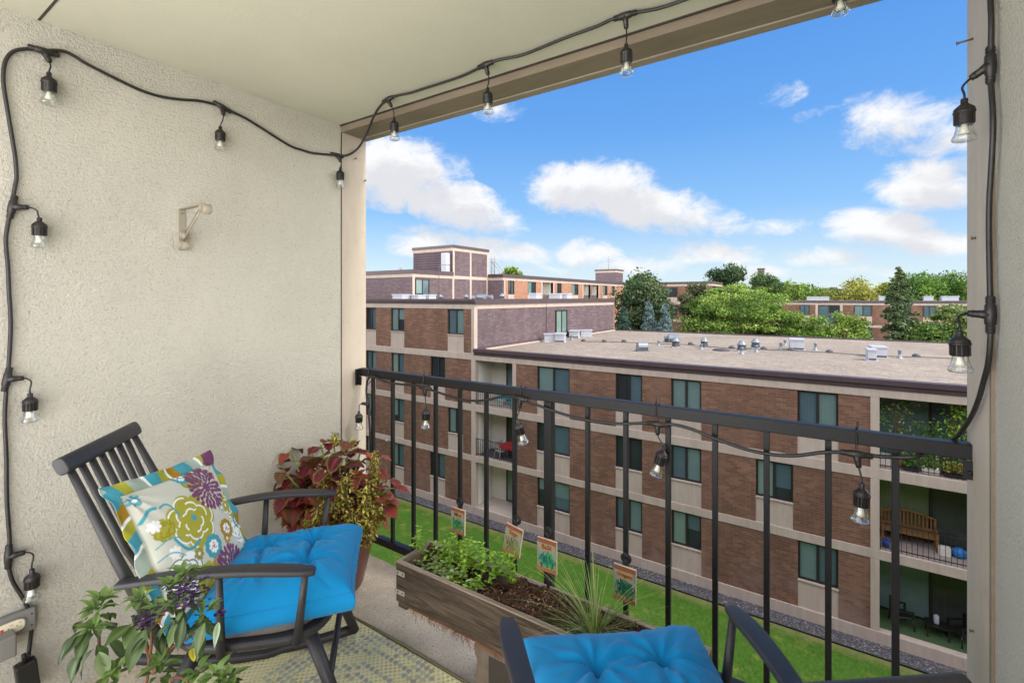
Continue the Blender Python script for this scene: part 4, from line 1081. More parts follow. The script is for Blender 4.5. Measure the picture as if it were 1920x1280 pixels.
conifer(1524, 533, 8, 118, -6, SP, 'thin distant spruce tip beside the yellowing tree', 900, leaf=.25)
# far wood that closes the view
n = 26000
a = rng.random(n); uu = 600 + 1700 * a
hgt = 5.5 + 4.5 * (np.sin(uu * .021) * .3 + np.sin(uu * .057 + 1) * .2 + .5)
qq = np.array([at(u, 558, d=190 + 30 * r__) for u, r__ in zip(uu, rng.random(n))])
qq[:, 2] = GZ + rng.random(n) ** .6 * (hgt + 6)
o = leaf_cloud('distant_wood', qq, .9, pal([(84, 104, 62), (100, 118, 70), (116, 126, 72), (74, 92, 58)], n), M_leaf_far, None, 1.0)
tag(o, 'far line of woodland closing the view between the trees', 'wood', None, 'stuff')

# plants on the upper right balcony
def climber(u, v0, v1, w0, w1, lab, n, cols_, dy=.5):
    q = at(u, v1, y=FY + dy); base = np.array([q[0], FY + dy, ZB[1] + .012])
    d_ = float(np.dot(q - CAMP, FWD)); zt_ = EYE + (558 - v0) / 900 * d_ - base[2]
    t = thing('climbing_plant', lab, 'plant', base, 0, 'plants on the top right balcony')
    f = rng.random(n); W = (w0 + (w1 - w0) * (1 - f)) / 900 * d_ / 2
    P_ = np.stack([rng.normal(size=n) * W * .55, rng.normal(size=n) * .12, .25 + f * (zt_ - .25)], 1)
    leaf_cloud('foliage', P_, .05, pal(cols_, n, None, .2), M_leaf_far, t)
    m_ = MB()
    for k_ in range(4): m_.tube([(0, 0, .2), (rng.normal() * .1, 0, zt_ * .5), (rng.normal() * .15, 0, zt_ * .95)], .012, 5)
    m_.build('stem', M_stem, t)
    MB().lathe([(.14, 0), (.2, .28), (.17, .29)], 14).build('pot', M_terra, t)
    return t
Gp = [(96, 140, 52), (120, 160, 66), (74, 114, 44)]
climber(1685, 748, 880, 60, 110, 'tall climbing vine with white flowers at the left of the balcony', 560, Gp + [(170, 190, 120)])
climber(1748, 796, 880, 36, 46, 'feathery young plant in the middle of the top right balcony', 500, [(70, 120, 60), (90, 140, 70)])
climber(1795, 757, 880, 40, 110, 'tall bright climbing plant beside the right post of the view', 900, [(130, 170, 50), (110, 150, 46), (150, 186, 64)])
def planter_far(u0, u1, lab, cols_, box_m, n=900):
    y_ = FY + .28; xa = float(at(u0, 880, y=y_)[0]); xb = float(at(u1, 880, y=y_)[0]); w_ = (xb - xa) / 2
    t = thing('balcony_planter', lab, 'planter', ((xa + xb) / 2, y_, ZB[1] + .012), 0, 'flower boxes on the top right balcony')
    MB().box(-w_, w_, -.1, .1, 0, .2).build('box', box_m, t, .01, 1)
    P_ = np.stack([(rng.random(n) * 2 - 1) * w_, rng.normal(size=n) * .08, .18 + np.abs(rng.normal(size=n)) * .14], 1)
    leaf_cloud('foliage', P_, .04, pal(cols_, n, None, .2), M_leaf_far, t)
planter_far(1692, 1722, 'dark flower box with sparse leaves, left one on the balcony', Gp, M_black_pl, 500)
planter_far(1728, 1762, 'pale flower box with green leaves and a cream bloom', Gp + [(236, 226, 180)], M_white_p, 900)
planter_far(1768, 1826, 'dark flower box with yellow flowers at the right post', Gp + [(220, 190, 60), (210, 150, 50)], M_black_pl, 1500)
o = MB().box(-.25, .25, -.2, .2, 0, .35).build('white_crate', M_white_p, None, .02); q = at(1664, 880, y=FY + .6); o.location = (float(q[0]), FY + .6, ZB[1] + .012)
tag(o, 'white crate behind the bars at the left of the plant balcony', 'crate')
o = MB().box(-.06, .06, -.02, .02, -.06, .06).build('wall_sign', M_white_p); q = at(724, 825, y=FY - .06); o.location = (float(q[0]), FY - .025, float(q[2]))
tag(o, 'tiny white plate on the concrete band of the brick facade', 'plate')
# ============================================================ rocking chairs
def superell(w_, h_, n=40, e_=3.2, cx_=0, cy_=0, taper=0):
    o = []
    for k in range(n):
        a = 2 * math.pi * k / n; c, s = math.cos(a), math.sin(a)
        x = math.copysign(abs(c) ** (2 / e_), c) * w_; y = math.copysign(abs(s) ** (2 / e_), s) * h_
        o.append((cx_ + x, cy_ + y * (1 + taper * x / w_)))
    return o
def make_chair(lab, loc, rz):
    t = thing('rocking_chair', lab, 'rocking chair', loc, rz, 'charcoal rocking chairs')
    MB().prism(superell(.26, .255, taper=.08), .365, .395).build('seat', M_chair, t, .012, 3)
    MB().prism(superell(.235, .23, taper=.08), .396, .425).build('seat_pad', M_pad, t, .01, 3)
    # crest rail
    n = 9
    ys = np.linspace(-.235, .235, n)
    MB().prism(superell(.018, .027, 28, 3.0), -.222, .222, M=Matrix.Translation((-.513, 0, .992)) @ Matrix.Rotation(R(-27), 4, 'Y') @ Matrix.Rotation(R(90), 4, 'X'), smooth=True).build('crest_rail', M_chair, t, .004, 2)
    for k, y in enumerate(np.linspace(-.19, .19, 8)):
        edge = k in (0, 7); yb = y * (1.12 if edge else .86)
        sb = -.235 if edge else -.22
        mid = (-.375 - (0 if edge else .012), (y + yb) / 2, .68)
        MB().tube([(sb, yb, .38), mid, (-.51, y * 1.0, .985)], [.021 if edge else .0105, .016 if edge else .011, .010], 12).build('spindle', M_chair, t)
    for s in (-1, 1):
        pts = []; 
        for f in np.linspace(0, 1, 13):
            x = -.36 + f * .575; y = s * (.245 + .07 * math.sin(f * 1.45)); z = .628 + .03 * math.sin(f * math.pi * .9) - .008 * f
            pts.append((x, y, z))
        me_ = MB(); W = [.018, .021, .023, .024, .024, .024, .025, .026, .027, .028, .028, .026, .018]
        vs_ = []; 
        for p, wd in zip(pts, W):
            for (a, b) in ((-1, -1), (-1, 1), (1, 1), (1, -1)): vs_.append((p[0], p[1] + a * wd, p[2] + b * .0095))
        fs = [(i * 4 + k, i * 4 + (k + 1) % 4, i * 4 + 4 + (k + 1) % 4, i * 4 + 4 + k) for i in range(12) for k in range(4)] + [(3, 2, 1, 0), (48, 49, 50, 51)]
        me_.add(vs_, fs, True); me_.build('armrest', M_chair, t, .006, 3)
        MB().tube([(.15, s * .255, .37), (.185, s * .306, .625)], [.014, .0105], 12).build('arm_post', M_chair, t)
        MB().tube([(-.07, s * .26, .37), (-.065, s * .298, .64)], [.014, .0105], 12).build('arm_post', M_chair, t)
        rk = [(x, s * (.235 + .02 * (x > 0)), .018 + .30 * (x + .04) ** 2) for x in np.linspace(-.56, .30, 16)]
        MB().tube(rk, .019, 10, sq=1.1).build('rocker', M_chair, t)
        MB().tube([(.17, s * .17, .365), (.25, s * .225, .19), (.30, s * .25, .045)], [.023, .021, .018], 12).build('leg', M_chair, t)
        MB().tube([(-.16, s * .17, .365), (-.24, s * .21, .2), (-.28, s * .235, .03)], [.024, .022, .018], 12).build('leg', M_chair, t)
    MB().tube([(.245, -.22, .19), (.245, .22, .19)], .012, 8).build('stretcher', M_chair, t)
    MB().tube([(-.22, -.2, .22), (-.22, .2, .22)], .012, 8).build('stretcher', M_chair, t)
    return t
C1 = (-1.753, .971, 0); A1 = math.atan2(.747, .665)
C2 = (-.355, 1.099, 0); A2 = math.atan2(.783, -.623)
make_chair('charcoal spindle back rocking chair by the stucco wall, with patterned pillow', C1, A1)
make_chair('charcoal rocking chair at the bottom edge facing the railing, arms cut off', C2, A2)
# blue seat cushions
def cushion(lab, loc, rz, seed, s0=.075, W=.245, D=.25, T=.088):
    r = np.random.default_rng(seed)
    n = 110
    a = np.linspace(-1, 1, n); A, B = np.meshgrid(a, a, indexing='ij')
    # squarish pillow outline with pulled corners
    px = A * (1 - .055 * (1 - A ** 2) * 0 - .06 * (1 - B ** 2)); py = B * (1 - .06 * (1 - A ** 2))
    ed = np.maximum(np.abs(A), np.abs(B))
    rim = (1 - np.abs(A) ** 7) * (1 - np.abs(B) ** 7)
    puff = .50 + .50 * ((1 - A ** 2) * (1 - B ** 2)) ** .42
    wr = np.zeros_like(A)
    tufts = [(-.36, -.36), (.36, -.36), (-.36, .36), (.36, .36)]
    for (ta, tb) in tufts:
        d2 = (A - ta) ** 2 + (B - tb) ** 2
        wr -= .62 * np.exp(-d2 / .018)
        th = np.arctan2(B - tb, A - ta); rr = np.sqrt(d2)
        ph = r.random() * 6
        wr += .11 * np.cos(th * 7 + ph) * np.exp(-((rr - .2) / .17) ** 2)
        wr += .06 * np.cos(th * 12 + ph * 2) * np.exp(-((rr - .3) / .2) ** 2)
    for (p0, p1) in (((-.36, -.36), (.36, -.36)), ((-.36, .36), (.36, .36)), ((-.36, -.36), (-.36, .36)), ((.36, -.36), (.36, .36))):
        ax, ay = p0; bx_, by_ = p1; vx, vy = bx_ - ax, by_ - ay
        k_ = np.clip(((A - ax) * vx + (B - ay) * vy) / (vx * vx + vy * vy), 0, 1)
        wob = .03 * np.sin(8 * k_ + r.random() * 6)
        dd = np.hypot(A - ax - k_ * vx + wob, B - ay - k_ * vy + wob)
        wr -= .30 * np.exp(-(dd / .05) ** 2)
    for _ in range(26):        # pull creases running in from the seams
        side = r.integers(0, 4); q0 = r.uniform(-.9, .9); q1 = q0 * .55 + r.normal() * .1; ln = r.uniform(.25, .55)
        e0 = [(1, q0), (-1, q0), (q0, 1), (q0, -1)][side]; e1 = [(1 - ln, q1), (-1 + ln, q1), (q1, 1 - ln), (q1, -1 + ln)][side]
        vx, vy = e1[0] - e0[0], e1[1] - e0[1]
        k_ = np.clip(((A - e0[0]) * vx + (B - e0[1]) * vy) / (vx * vx + vy * vy), 0, 1)
        dd = np.hypot(A - e0[0] - k_ * vx, B - e0[1] - k_ * vy)
        wr -= r.uniform(.08, .2) * np.exp(-(dd / r.uniform(.022, .04)) ** 2) * (1 - k_) * np.minimum(1, 8 * (1 - ed) + .3)
    for _ in range(9):
        wr += .035 * np.sin(A * r.uniform(-9, 9) + B * r.uniform(-9, 9) + r.random() * 6)
    zt = T * (puff + wr * .58) * np.clip(rim, 0, 1) ** .5
    lift = .012 * (np.abs(A) * np.abs(B)) ** 2
    top = np.stack([px * D, py * W, .03 + zt + lift], -1).reshape(-1, 3)
    bot = np.stack([px * D, py * W, -.030 - .010 * np.clip(rim, 0, 1) ** .5 * puff + lift], -1).reshape(-1, 3)
    # boxed edge: ring between
    idx = np.arange(n * n).reshape(n, n)
    F = np.stack([idx[:-1, :-1], idx[1:, :-1], idx[1:, 1:], idx[:-1, 1:]], -1).reshape(-1, 4)
    Fb = F[:, ::-1] + n * n
    ring = np.concatenate([idx[0, :-1], idx[:-1, -1], idx[-1, ::-1][:-1], idx[::-1, 0][:-1]])
    V = [top, bot]; base = 2 * n * n; m_ = len(ring); rows_ = []
    for f in (.25, .5, .75):
        mid = top[ring] * (1 - f) + bot[ring] * f
        out = mid[:, :2] / np.maximum(np.linalg.norm(mid[:, :2], axis=1, keepdims=True), 1e-6)
        arc = np.arange(m_) / m_ * 2 * math.pi
        bul = .013 * math.sin(f * math.pi) + .0018 * np.sin(arc * 17 + 3 * np.sin(arc * 5)) * math.sin(f * 3.1) + .0012 * np.sin(arc * 31 + 4 * np.sin(arc * 3))
        mid[:, :2] += out * bul[:, None]
        rows_.append(np.arange(base, base + m_)); V.append(mid); base += m_
    levels = [ring] + rows_ + [ring + n * n]
    Fs = [F, Fb]
    for l0, l1 in zip(levels[:-1], levels[1:]):
        Fs.append(np.stack([l0, np.roll(l0, -1), np.roll(l1, -1), l1], -1))
    me_o = npmesh('seat_cushion', np.vstack(V), np.vstack(Fs), M_blue, None, None, True)
    f_ = Vector((math.cos(rz), math.sin(rz), 0))
    me_o.location = Vector(loc) + f_ * s0 + Vector((0, 0, .448)); me_o.rotation_euler = (0, R(-3.0), rz)
    me_o.rotation_mode = 'XYZ'
    # seam piping along the top edge
    pts = [tuple(p + np.array([0, 0, .0])) for p in top[ring[::4]]]; pts.append(pts[0])
    MB().tube(pts, .0022, 5, cap=False).build('piping', M_blue, me_o)
    
    for (ta, tb) in tufts:
        i_ = int((ta + 1) / 2 * (n - 1)); j_ = int((tb + 1) / 2 * (n - 1)); p = top[idx[i_, j_]]
        MB().lathe([(.0001, .004), (.006, .003), (.008, 0), (.006, -.003)], 8, M=Matrix.Translation((p[0], p[1], p[2] + .001))).build('tuft', M_blue, me_o)
    return tag(me_o, lab, 'cushion', 'bright blue seat cushions')
cushion('bright blue tufted cushion on the chair beside the stucco wall', C1, A1, 5)
cushion('bright blue tufted cushion at the bottom edge, on the chair facing the railing', C2, A2, 11, s0=.06, D=.26, W=.262)

# ------------------------------------------------------------ printed pillow
def pillow():
    n = 240; a = np.linspace(-1, 1, n); A, B = np.meshgrid(a, a, indexing='ij')   # A across, B up
    r = np.random.default_rng(3)
    S = .262; core = .83
    ed = np.maximum(np.abs(A), np.abs(B))
    ca, cb = np.clip(A / core, -1, 1), np.clip(B / core, -1, 1)
    puff = ((1 - ca ** 2) * (1 - cb ** 2)) ** .42
    thick = .058 * puff
    fl = np.clip((ed - core) / (1 - core), 0, 1)
    ruf = .0065 * fl * (np.sin(A * 13 + B * 4) + np.sin(B * 12 - A * 5 + 1) + .5 * np.sin((A + B) * 21))
    wr = np.zeros_like(A)
    for sa in (-1, 1):
        for sb in (-1, 1):
            th = np.arctan2(B - sb * core, A - sa * core); rr = np.hypot(A - sa * core, B - sb * core)
            wr += .006 * np.cos(th * 14) * np.exp(-(rr / .35) ** 2)
    X = A * (1 - .05 * (1 - B ** 2)) * S; Y = B * (1 - .05 * (1 - A ** 2)) * S
    zf = thick + ruf + wr * (puff > .05); zb = -thick * .8 + ruf - .0015
    # ---- printed design
    def c3(*q): return np.array(col(*q)[:3])
    C = np.ones((n, n, 3)) * c3(204, 204, 190)
    def paint(mask, c, k=1.0):
        mk = np.clip(mask, 0, 1)[..., None] * k; C[:] = C * (1 - mk) + c * mk
    def sm(d_, w_=.012): return np.clip(-d_ / w_ + .5, 0, 1)
    OL, OL2, PU_, TE, GO, WH_, SG, GY = c3(170, 166, 60), c3(148, 138, 50), c3(122, 72, 108), c3(76, 158, 174), c3(168, 132, 40), c3(246, 246, 240), c3(168, 182, 168), c3(128, 140, 128)
    def petal(cx_, cy_, r0, r1, np_, ph=0, amp=.12):
        th = np.arctan2(B - cy_, A - cx_); rr = np.hypot(A - cx_, B - cy_)
        return rr - (r0 + (r1 - r0) * np.abs(np.cos(th * np_ / 2 + ph)) ** .6 * (1 + amp * np.sin(th * 3)))
    def big(cx_, cy_, R_, c, line, np_=7, ph=0):
        d_ = petal(cx_, cy_, R_ * .8, R_, np_, ph); paint(sm(d_), c)
        for f in (.92, .66, .42):
            d_ = petal(cx_, cy_, R_ * .8 * f, R_ * f, np_ - (f < .8), ph + f * 3); paint(sm(np.abs(d_) - .012, .01) * (np.sin(np.arctan2(B - cy_, A - cx_) * 2.5 + f * 9) > -.55), line)
    # white and sage flower left bottom, gold leaves
    big(-.55, -.42, .27, WH_, GY, 6); big(.62, -.30, .2, WH_, SG, 6, .5)
    big(-.18, .16, .40, OL, WH_, 7, .3)
    big(-.62, .22, .15, OL, OL2, 9); big(.66, .12, .22, OL, WH_, 6); big(.15, .72, .2, OL, OL2, 9); big(-.25, -.62, .2, OL, OL2, 10)
    d_ = petal(-.16, .19, .03, .05, 6); paint(sm(d_), TE)
    for (cx_, cy_, R_, c) in ((-.02, -.30, .17, TE), (.36, -.18, .15, GO), (.05, .80, .13, TE), (.72, -.16, .11, TE)):
        paint(sm(petal(cx_, cy_, R_ * .88, R_, 10)), c); paint(sm(petal(cx_, cy_, R_ * .4, R_ * .55, 8)), WH_)
        for k_ in range(9):
            aa = k_ * .7; paint(sm(np.hypot(A - cx_ - .045 * math.cos(aa) * (k_ % 3) * .5, B - cy_ - .045 * math.sin(aa) * (k_ % 3) * .5) - .011, .006), PU_)
    for k_ in range(16):
        cx_, cy_ = r.uniform(-.75, .75, 2); c_ = [OL, SG, WH_, GO, TE, OL2][k_ % 6]
        if np.hypot(cx_ + .18, cy_ - .16) < .38: continue
        paint(sm(petal(cx_, cy_, .05, .085, 7, k_)), c_, .9); paint(sm(petal(cx_, cy_, .015, .025, 5)), WH_)
    # purple dot flowers
    for (cx_, cy_, R_) in ((.36, .50, .31), (.22, -.72, .30)):
        for ring_ in range(1, 6):
            rr_ = R_ * ring_ / 5; m_ = 5 + ring_ * 4
            for k_ in range(m_):
                aa = 2 * math.pi * k_ / m_ + ring_ * .4 + .05 * r.normal()
                x_, y_ = cx_ + rr_ * math.cos(aa), cy_ + rr_ * math.sin(aa)
                ux, uy = math.cos(aa), math.sin(aa)
                p_ = (A - x_) * ux + (B - y_) * uy; q_ = -(A - x_) * uy + (B - y_) * ux
                sz_ = .024 + .004 * ring_ * r.uniform(.5, 1.2)
                paint(sm(np.hypot(p_ / 1.45, q_) - sz_ * .8, .008), PU_)
        paint(sm(np.hypot(A - cx_, B - cy_) - .04, .02), PU_)
    # teal stems
    for (p0, p1, bow, w_) in (((-.55, .05), (-.22, -.12), -.12, .02), ((-.78, .05), (-.45, .02), .05, .008), ((-.55, .5), (-.35, .3), .1, .012), ((-.8, .42), (-.6, .52), .05, .02), ((-.5, -.2), (-.8, -.1), .06, .008)):
        k_ = np.linspace(0, 1, 30)
        for kk in k_:
            x_ = p0[0] + (p1[0] - p0[0]) * kk + bow * math.sin(kk * math.pi) * .3; y_ = p0[1] + (p1[1] - p0[1]) * kk + bow * math.sin(kk * math.pi)
            paint(sm(np.hypot(A - x_, B - y_) - w_, .01), TE)
    # striped flange
    pos_ = np.where(np.abs(A) > np.abs(B), B, A) + np.where(np.abs(A) > np.abs(B), np.sign(A) * .37, np.sign(B) * .13)
    seq = [TE, WH_, GO, WH_, TE, OL, SG, WH_, TE, OL, WH_, GO, TE, SG, WH_, OL, TE, WH_]
    wd_ = np.cumsum([.16, .03, .09, .03, .14, .10, .17, .03, .12, .1, .03, .12, .16, .12, .03, .12, .16, .03]); wd_ = wd_ / wd_[-1] * 2.6
    st_ = (pos_ + 1.3) + .10 * (ed - core) * 5
    ii = np.clip(np.searchsorted(wd_, st_), 0, len(seq) - 1)
    FC = np.array(seq)[ii]
    C = np.where((ed > core)[..., None], FC, C)
    pc = (A > .72) & (B > .78); C[pc] = PU_
    C = np.where((np.abs(ed - core) < .006)[..., None], C * .75, C)
    idx = np.arange(n * n).reshape(n, n)
    F = np.stack([idx[:-1, :-1], idx[1:, :-1], idx[1:, 1:], idx[:-1, 1:]], -1).reshape(-1, 4)
    ring = np.concatenate([idx[0, :-1], idx[:-1, -1], idx[-1, ::-1][:-1], idx[::-1, 0][:-1]])
    Fr = np.stack([ring, np.roll(ring, -1), np.roll(ring, -1) + n * n, ring + n * n], -1)
    V = np.vstack([np.stack([X, Y, zf], -1).reshape(-1, 3), np.stack([X, Y, zb], -1).reshape(-1, 3)])
    CC = np.vstack([C.reshape(-1, 3), C.reshape(-1, 3)])
    o = npmesh('throw_pillow', V, np.vstack([F, F[:, ::-1] + n * n, Fr]), M_print, None, CC, True)
    f_ = Vector((math.cos(A1), math.sin(A1), 0)); w_ = Vector((-math.sin(A1), math.cos(A1), 0)); up = Vector((0, 0, 1))
    ub = (-.46 * f_ + .89 * up).normalized(); nn = (.89 * f_ + .46 * up).normalized()
    xr = ub.cross(nn)                     # to the right when seen from the front
    rot = Matrix.Rotation(R(-13), 3, 'Z') @ Matrix.Rotation(R(-6), 3, nn)
    m3 = Matrix((rot @ xr, rot @ ub, rot @ nn)).transposed()
    m4 = m3.to_4x4(); m4.translation = Vector(C1) + f_ * -.235 + up * .662 + w_ * -.012
    o.matrix_world = m4
    return tag(o, 'square flowered throw pillow with striped teal and gold flange', 'pillow')
pillow()

# ============================================================ leaves close by
class Leaves:
    def __init__(s): s.V = []; s.F = []; s.C = []; s.o = 0
    def add(s, p, d, up, L_, W_, cf, bend=.3, fold=.25, prof='ovate', n=6, m=2, ser=0, wav=0, ph=0):
        sS = np.linspace(0, 1, n + 1); tT = np.linspace(-1, 1, 2 * m + 1)
        Sg, Tg = np.meshgrid(sS, tT, indexing='ij')
        if prof == 'ovate': w_ = np.sin(np.pi * Sg ** .72) ** .85
        elif prof == 'heart': w_ = (np.sin(np.pi * np.clip(Sg, 0, 1) ** .60) ** .62)
        elif prof == 'lance': w_ = np.sin(np.pi * Sg ** .85) ** 1.1
        else: w_ = 1 - Sg ** 3 * .9
        w_ = np.maximum(w_, .03)
        if ser: w_ = w_ * (1 + ser * (np.abs(Tg) > .9) * np.where(np.arange(n + 1)[:, None] % 2, 1, -1))
        x = Tg * w_ * W_ / 2; y = Sg * L_
        ang = bend * Sg
        zc = -L_ * bend * Sg ** 2 * .5; y = y * (1 - .12 * abs(bend) * Sg)
        z = zc + fold * np.abs(Tg) * w_ * W_ / 2 + wav * W_ * np.sin(Sg * 9 + Tg * 2 + ph) * np.abs(Tg)
        d = np.asarray(d, float); d /= np.linalg.norm(d); up = np.asarray(up, float)
        xx = np.cross(d, up); 
        if np.linalg.norm(xx) < 1e-4: xx = np.array([1., 0, 0])
        xx /= np.linalg.norm(xx); zz = np.cross(xx, d)
        P_ = np.asarray(p, float) + x[..., None] * xx + y[..., None] * d + z[..., None] * zz
        k = 2 * m + 1; idx = np.arange((n + 1) * k).reshape(n + 1, k)
        F = np.stack([idx[:-1, :-1], idx[:-1, 1:], idx[1:, 1:], idx[1:, :-1]], -1).reshape(-1, 4)
        s.V.append(P_.reshape(-1, 3)); s.F.append(F + s.o); s.o += (n + 1) * k
        C = cf(Sg, Tg); s.C.append(np.broadcast_to(C, Sg.shape + (3,)).reshape(-1, 3))
        return P_[-1, m]
    def build(s, name, parent=None, m=None):
        return npmesh(name, np.vstack(s.V), np.vstack(s.F), m or M_leaf, parent, np.vstack(s.C), True)
def cvar(base, j=.12, edge=None, mid=None, ew=.8, mw=.12):
    b = np.array(col(*base)[:3]) * (1 + j * rng.normal())
    b = np.clip(b, .003, 1)
    def f(S_, T_):
        C = np.ones(S_.shape + (3,)) * b
        if edge is not None:
            k = np.clip((np.maximum(np.abs(T_), S_ * 1.0) - ew) / .12, 0, 1)[..., None]; C = C * (1 - k) + np.array(col(*edge)[:3]) * k
        if mid is not None:
            k = np.clip(1 - np.abs(T_) / mw, 0, 1)[..., None] * (1 - S_[..., None] * .6); C = C * (1 - k) + np.array(col(*mid)[:3]) * k
        return C
    return f
def rdir(zlo=-.2, zhi=.6):
    a = rng.random() * 2 * math.pi; z = rng.uniform(zlo, zhi); return np.array([math.cos(a), math.sin(a), z])

# ------------------------------------------------------------ coleus in the tall brown pot
PX = np.array([-2.165, 1.565, 0.])
t = thing('potted_coleus', 'tall brown pot of dark red and yellow coleus in the balcony corner', 'potted plant', PX)
MB().lathe([(.135, 0), (.145, .02), (.205, .27), (.215, .30), (.212, .315), (.195, .315), (.19, .28), (.02, .275)], 36).build('pot', M_pot, t)
MB().lathe([(.19, .285), (.01, .295)], 24).build('soil', M_soil, t)
def LP(u, v, d=None):  # local point of the pot from the photo at a depth
    return at(u, v, d=d) - PX
red = Leaves(); st = MB()
REDS = [(94, 34, 38), (112, 42, 44), (76, 30, 32), (104, 38, 46), (130, 62, 44), (104, 70, 42)]
ORG = [(150, 76, 52), (166, 88, 60), (134, 62, 46)]
def coleus_stem(p1, nn=4, sz=.085, cols_=REDS, crown=True):
    p0 = np.array([p1[0] * .25 + rng.normal() * .03, p1[1] * .25 + rng.normal() * .03, .27])
    mid = (p0 + p1) / 2 + np.array([0, 0, .05])
    st.tube([p0, mid, p1], [.006, .005, .004], 7)
    for k in range(nn):
        f = .35 + .65 * (k + 1) / nn; c = p0 * (1 - f) ** 2 + 2 * mid * f * (1 - f) + p1 * f * f
        a = k * 1.57 + rng.random(); s_ = sz * (1.15 - .45 * (k / nn)) * rng.uniform(.8, 1.15)
        for q in (0, math.pi):
            dr = np.array([math.cos(a + q), math.sin(a + q), rng.uniform(-.35, .35)])
            ttip = c + dr * .025
            st.tube([c, ttip], [.0025, .002], 5)
            b = cols_[rng.integers(0, len(cols_))]
            edge = [(150, 138, 62), (136, 116, 54), (160, 82, 56), (104, 100, 42)][rng.integers(0, 4)]
            mid_c = (160, 50, 74) if rng.random() < .35 else (b[0] + 30, b[1] + 8, b[2] + 14)
            red.add(ttip, dr, (0, 0, 1), s_ * 1.2, s_ * 1.15, cvar(b, .14, edge, mid_c, .9, .18), rng.uniform(.5, 1.3), .18, 'heart', 13, 3, .08, .06, rng.random() * 6)
for (u, v, dd, s_) in ((545, 845, 2.55, .08), (530, 880, 2.45, .075), (548, 905, 2.5, .10), (602, 835, 2.5, .095), (640, 855, 2.38, .11), (625, 828, 2.6, .08), (655, 830, 2.5, .09),
                       (578, 870, 2.6, .085), (600, 880, 2.5, .09), (570, 925, 2.45, .09), (545, 950, 2.5, .09), (560, 970, 2.4, .08), (620, 880, 2.35, .09), (665, 890, 2.4, .09),
                       (640, 905, 2.35, .085), (688, 905, 2.45, .09), (600, 930, 2.35, .085), (538, 930, 2.4, .085), (585, 850, 2.65, .085), (640, 930, 2.3, .08)):
    coleus_stem(LP(u, v, dd), 4, s_, REDS if u < 680 else ORG)
for (u, v, dd, s_) in ((722, 900, 2.4, .075), (727, 915, 2.35, .085), (720, 945, 2.4, .08), (705, 860, 2.5, .06), (675, 850, 2.5, .055), (712, 930, 2.45, .08), (700, 880, 2.5, .08)):
    coleus_stem(LP(u, v, dd), 3, s_, ORG)
red.build('red_leaves', t)['label'] = 'large toothed burgundy leaves'
yl = Leaves()
YC = [(190, 184, 74), (206, 198, 96), (172, 168, 62), (214, 206, 118), (150, 146, 62), (124, 72, 58)]
def spike(u, v0, v1, r_px, dd, dens=1.0):
    pa = LP(u, v0, dd); pb = LP(u + rng.normal() * 3, v1, dd + .02); rr = r_px / 900 * dd
    st.tube([pb, pa], .003, 5)
    Ln = np.linalg.norm(pa - pb); nw = int(Ln / .008 * dens)
    for i in range(nw):
        f = i / nw; c = pb + (pa - pb) * f
        for k in range(7):
            a = rng.random() * 6.28; d = np.array([math.cos(a), math.sin(a), rng.uniform(-.3, .7)])
            R_ = rr * (1 - .35 * f) * rng.uniform(.4, 1.0)
            b = YC[rng.integers(0, len(YC))]
            yl.add(c + d * R_ * .55, d + rng.normal(size=3) * .5, (0, 0, 1), rng.uniform(.017, .028), rng.uniform(.009, .013), cvar(b, .15, (120, 60, 54) if rng.random() < .35 else None), rng.uniform(-.5, 1.6), .3, 'ovate', 3, 1, 0, .15, rng.random() * 6)
for (u, v0, v1, r_, dd) in ((607, 888, 985, 17, 2.3), (650, 888, 1000, 20, 2.22), (682, 915, 1005, 18, 2.22), (705, 868, 960, 13, 2.35), (703, 846, 900, 9, 2.35), (627, 940, 1010, 22, 2.2),
                            (660, 960, 1012, 26, 2.18), (697, 950, 1005, 18, 2.25), (595, 950, 1010, 20, 2.22), (713, 935, 985, 12, 2.3), (627, 812, 830, 9, 2.5), (662, 825, 838, 8, 2.5),
                            (640, 905, 960, 14, 2.2), (575, 975, 1015, 16, 2.25), (670, 985, 1020, 24, 2.16), (690, 975, 1018, 20, 2.2), (620, 990, 1020, 24, 2.18), (695, 900, 950, 14, 2.28)):
    spike(u, v0, v1, r_, dd)
yl.build('yellow_leaves', t)['label'] = 'small curly yellow green leaf spikes'
st.build('stem', M_gstem, t)

# ------------------------------------------------------------ heliotrope in the foreground
HB = at(262, 1400, d=1.12); HB = np.array([HB[0], HB[1], 0.])
t = thing('potted_heliotrope', 'leafy green plant with dark purple flower clusters in the left foreground', 'potted plant', HB)
MB().lathe([(.10, 0), (.105, .02), (.14, .37), (.155, .375), (.155, .43), (.14, .43), (.13, .4), (.01, .395)], 32).build('pot', M_terra, t)
MB().lathe([(.138, .405), (.01, .415)], 20).build('soil', M_soil, t)
def HP(u, v, d): return at(u, v, d=d) - HB
hl = Leaves(); hs = MB()
HG = [(58, 76, 38), (74, 92, 48), (48, 64, 30), (88, 106, 58), (66, 90, 34)]
def hleaf(c, d, L_, W_, bend=.8, cols_=HG):
    b = cols_[rng.integers(0, len(cols_))]
    hl.add(c, d, (0, 0, 1), L_, W_, cvar(b, .1, None, (104, 122, 74), .9, .12), bend, .32, 'lance' if L_ > .05 else 'ovate', 10, 2, 0, .05, rng.random() * 6)
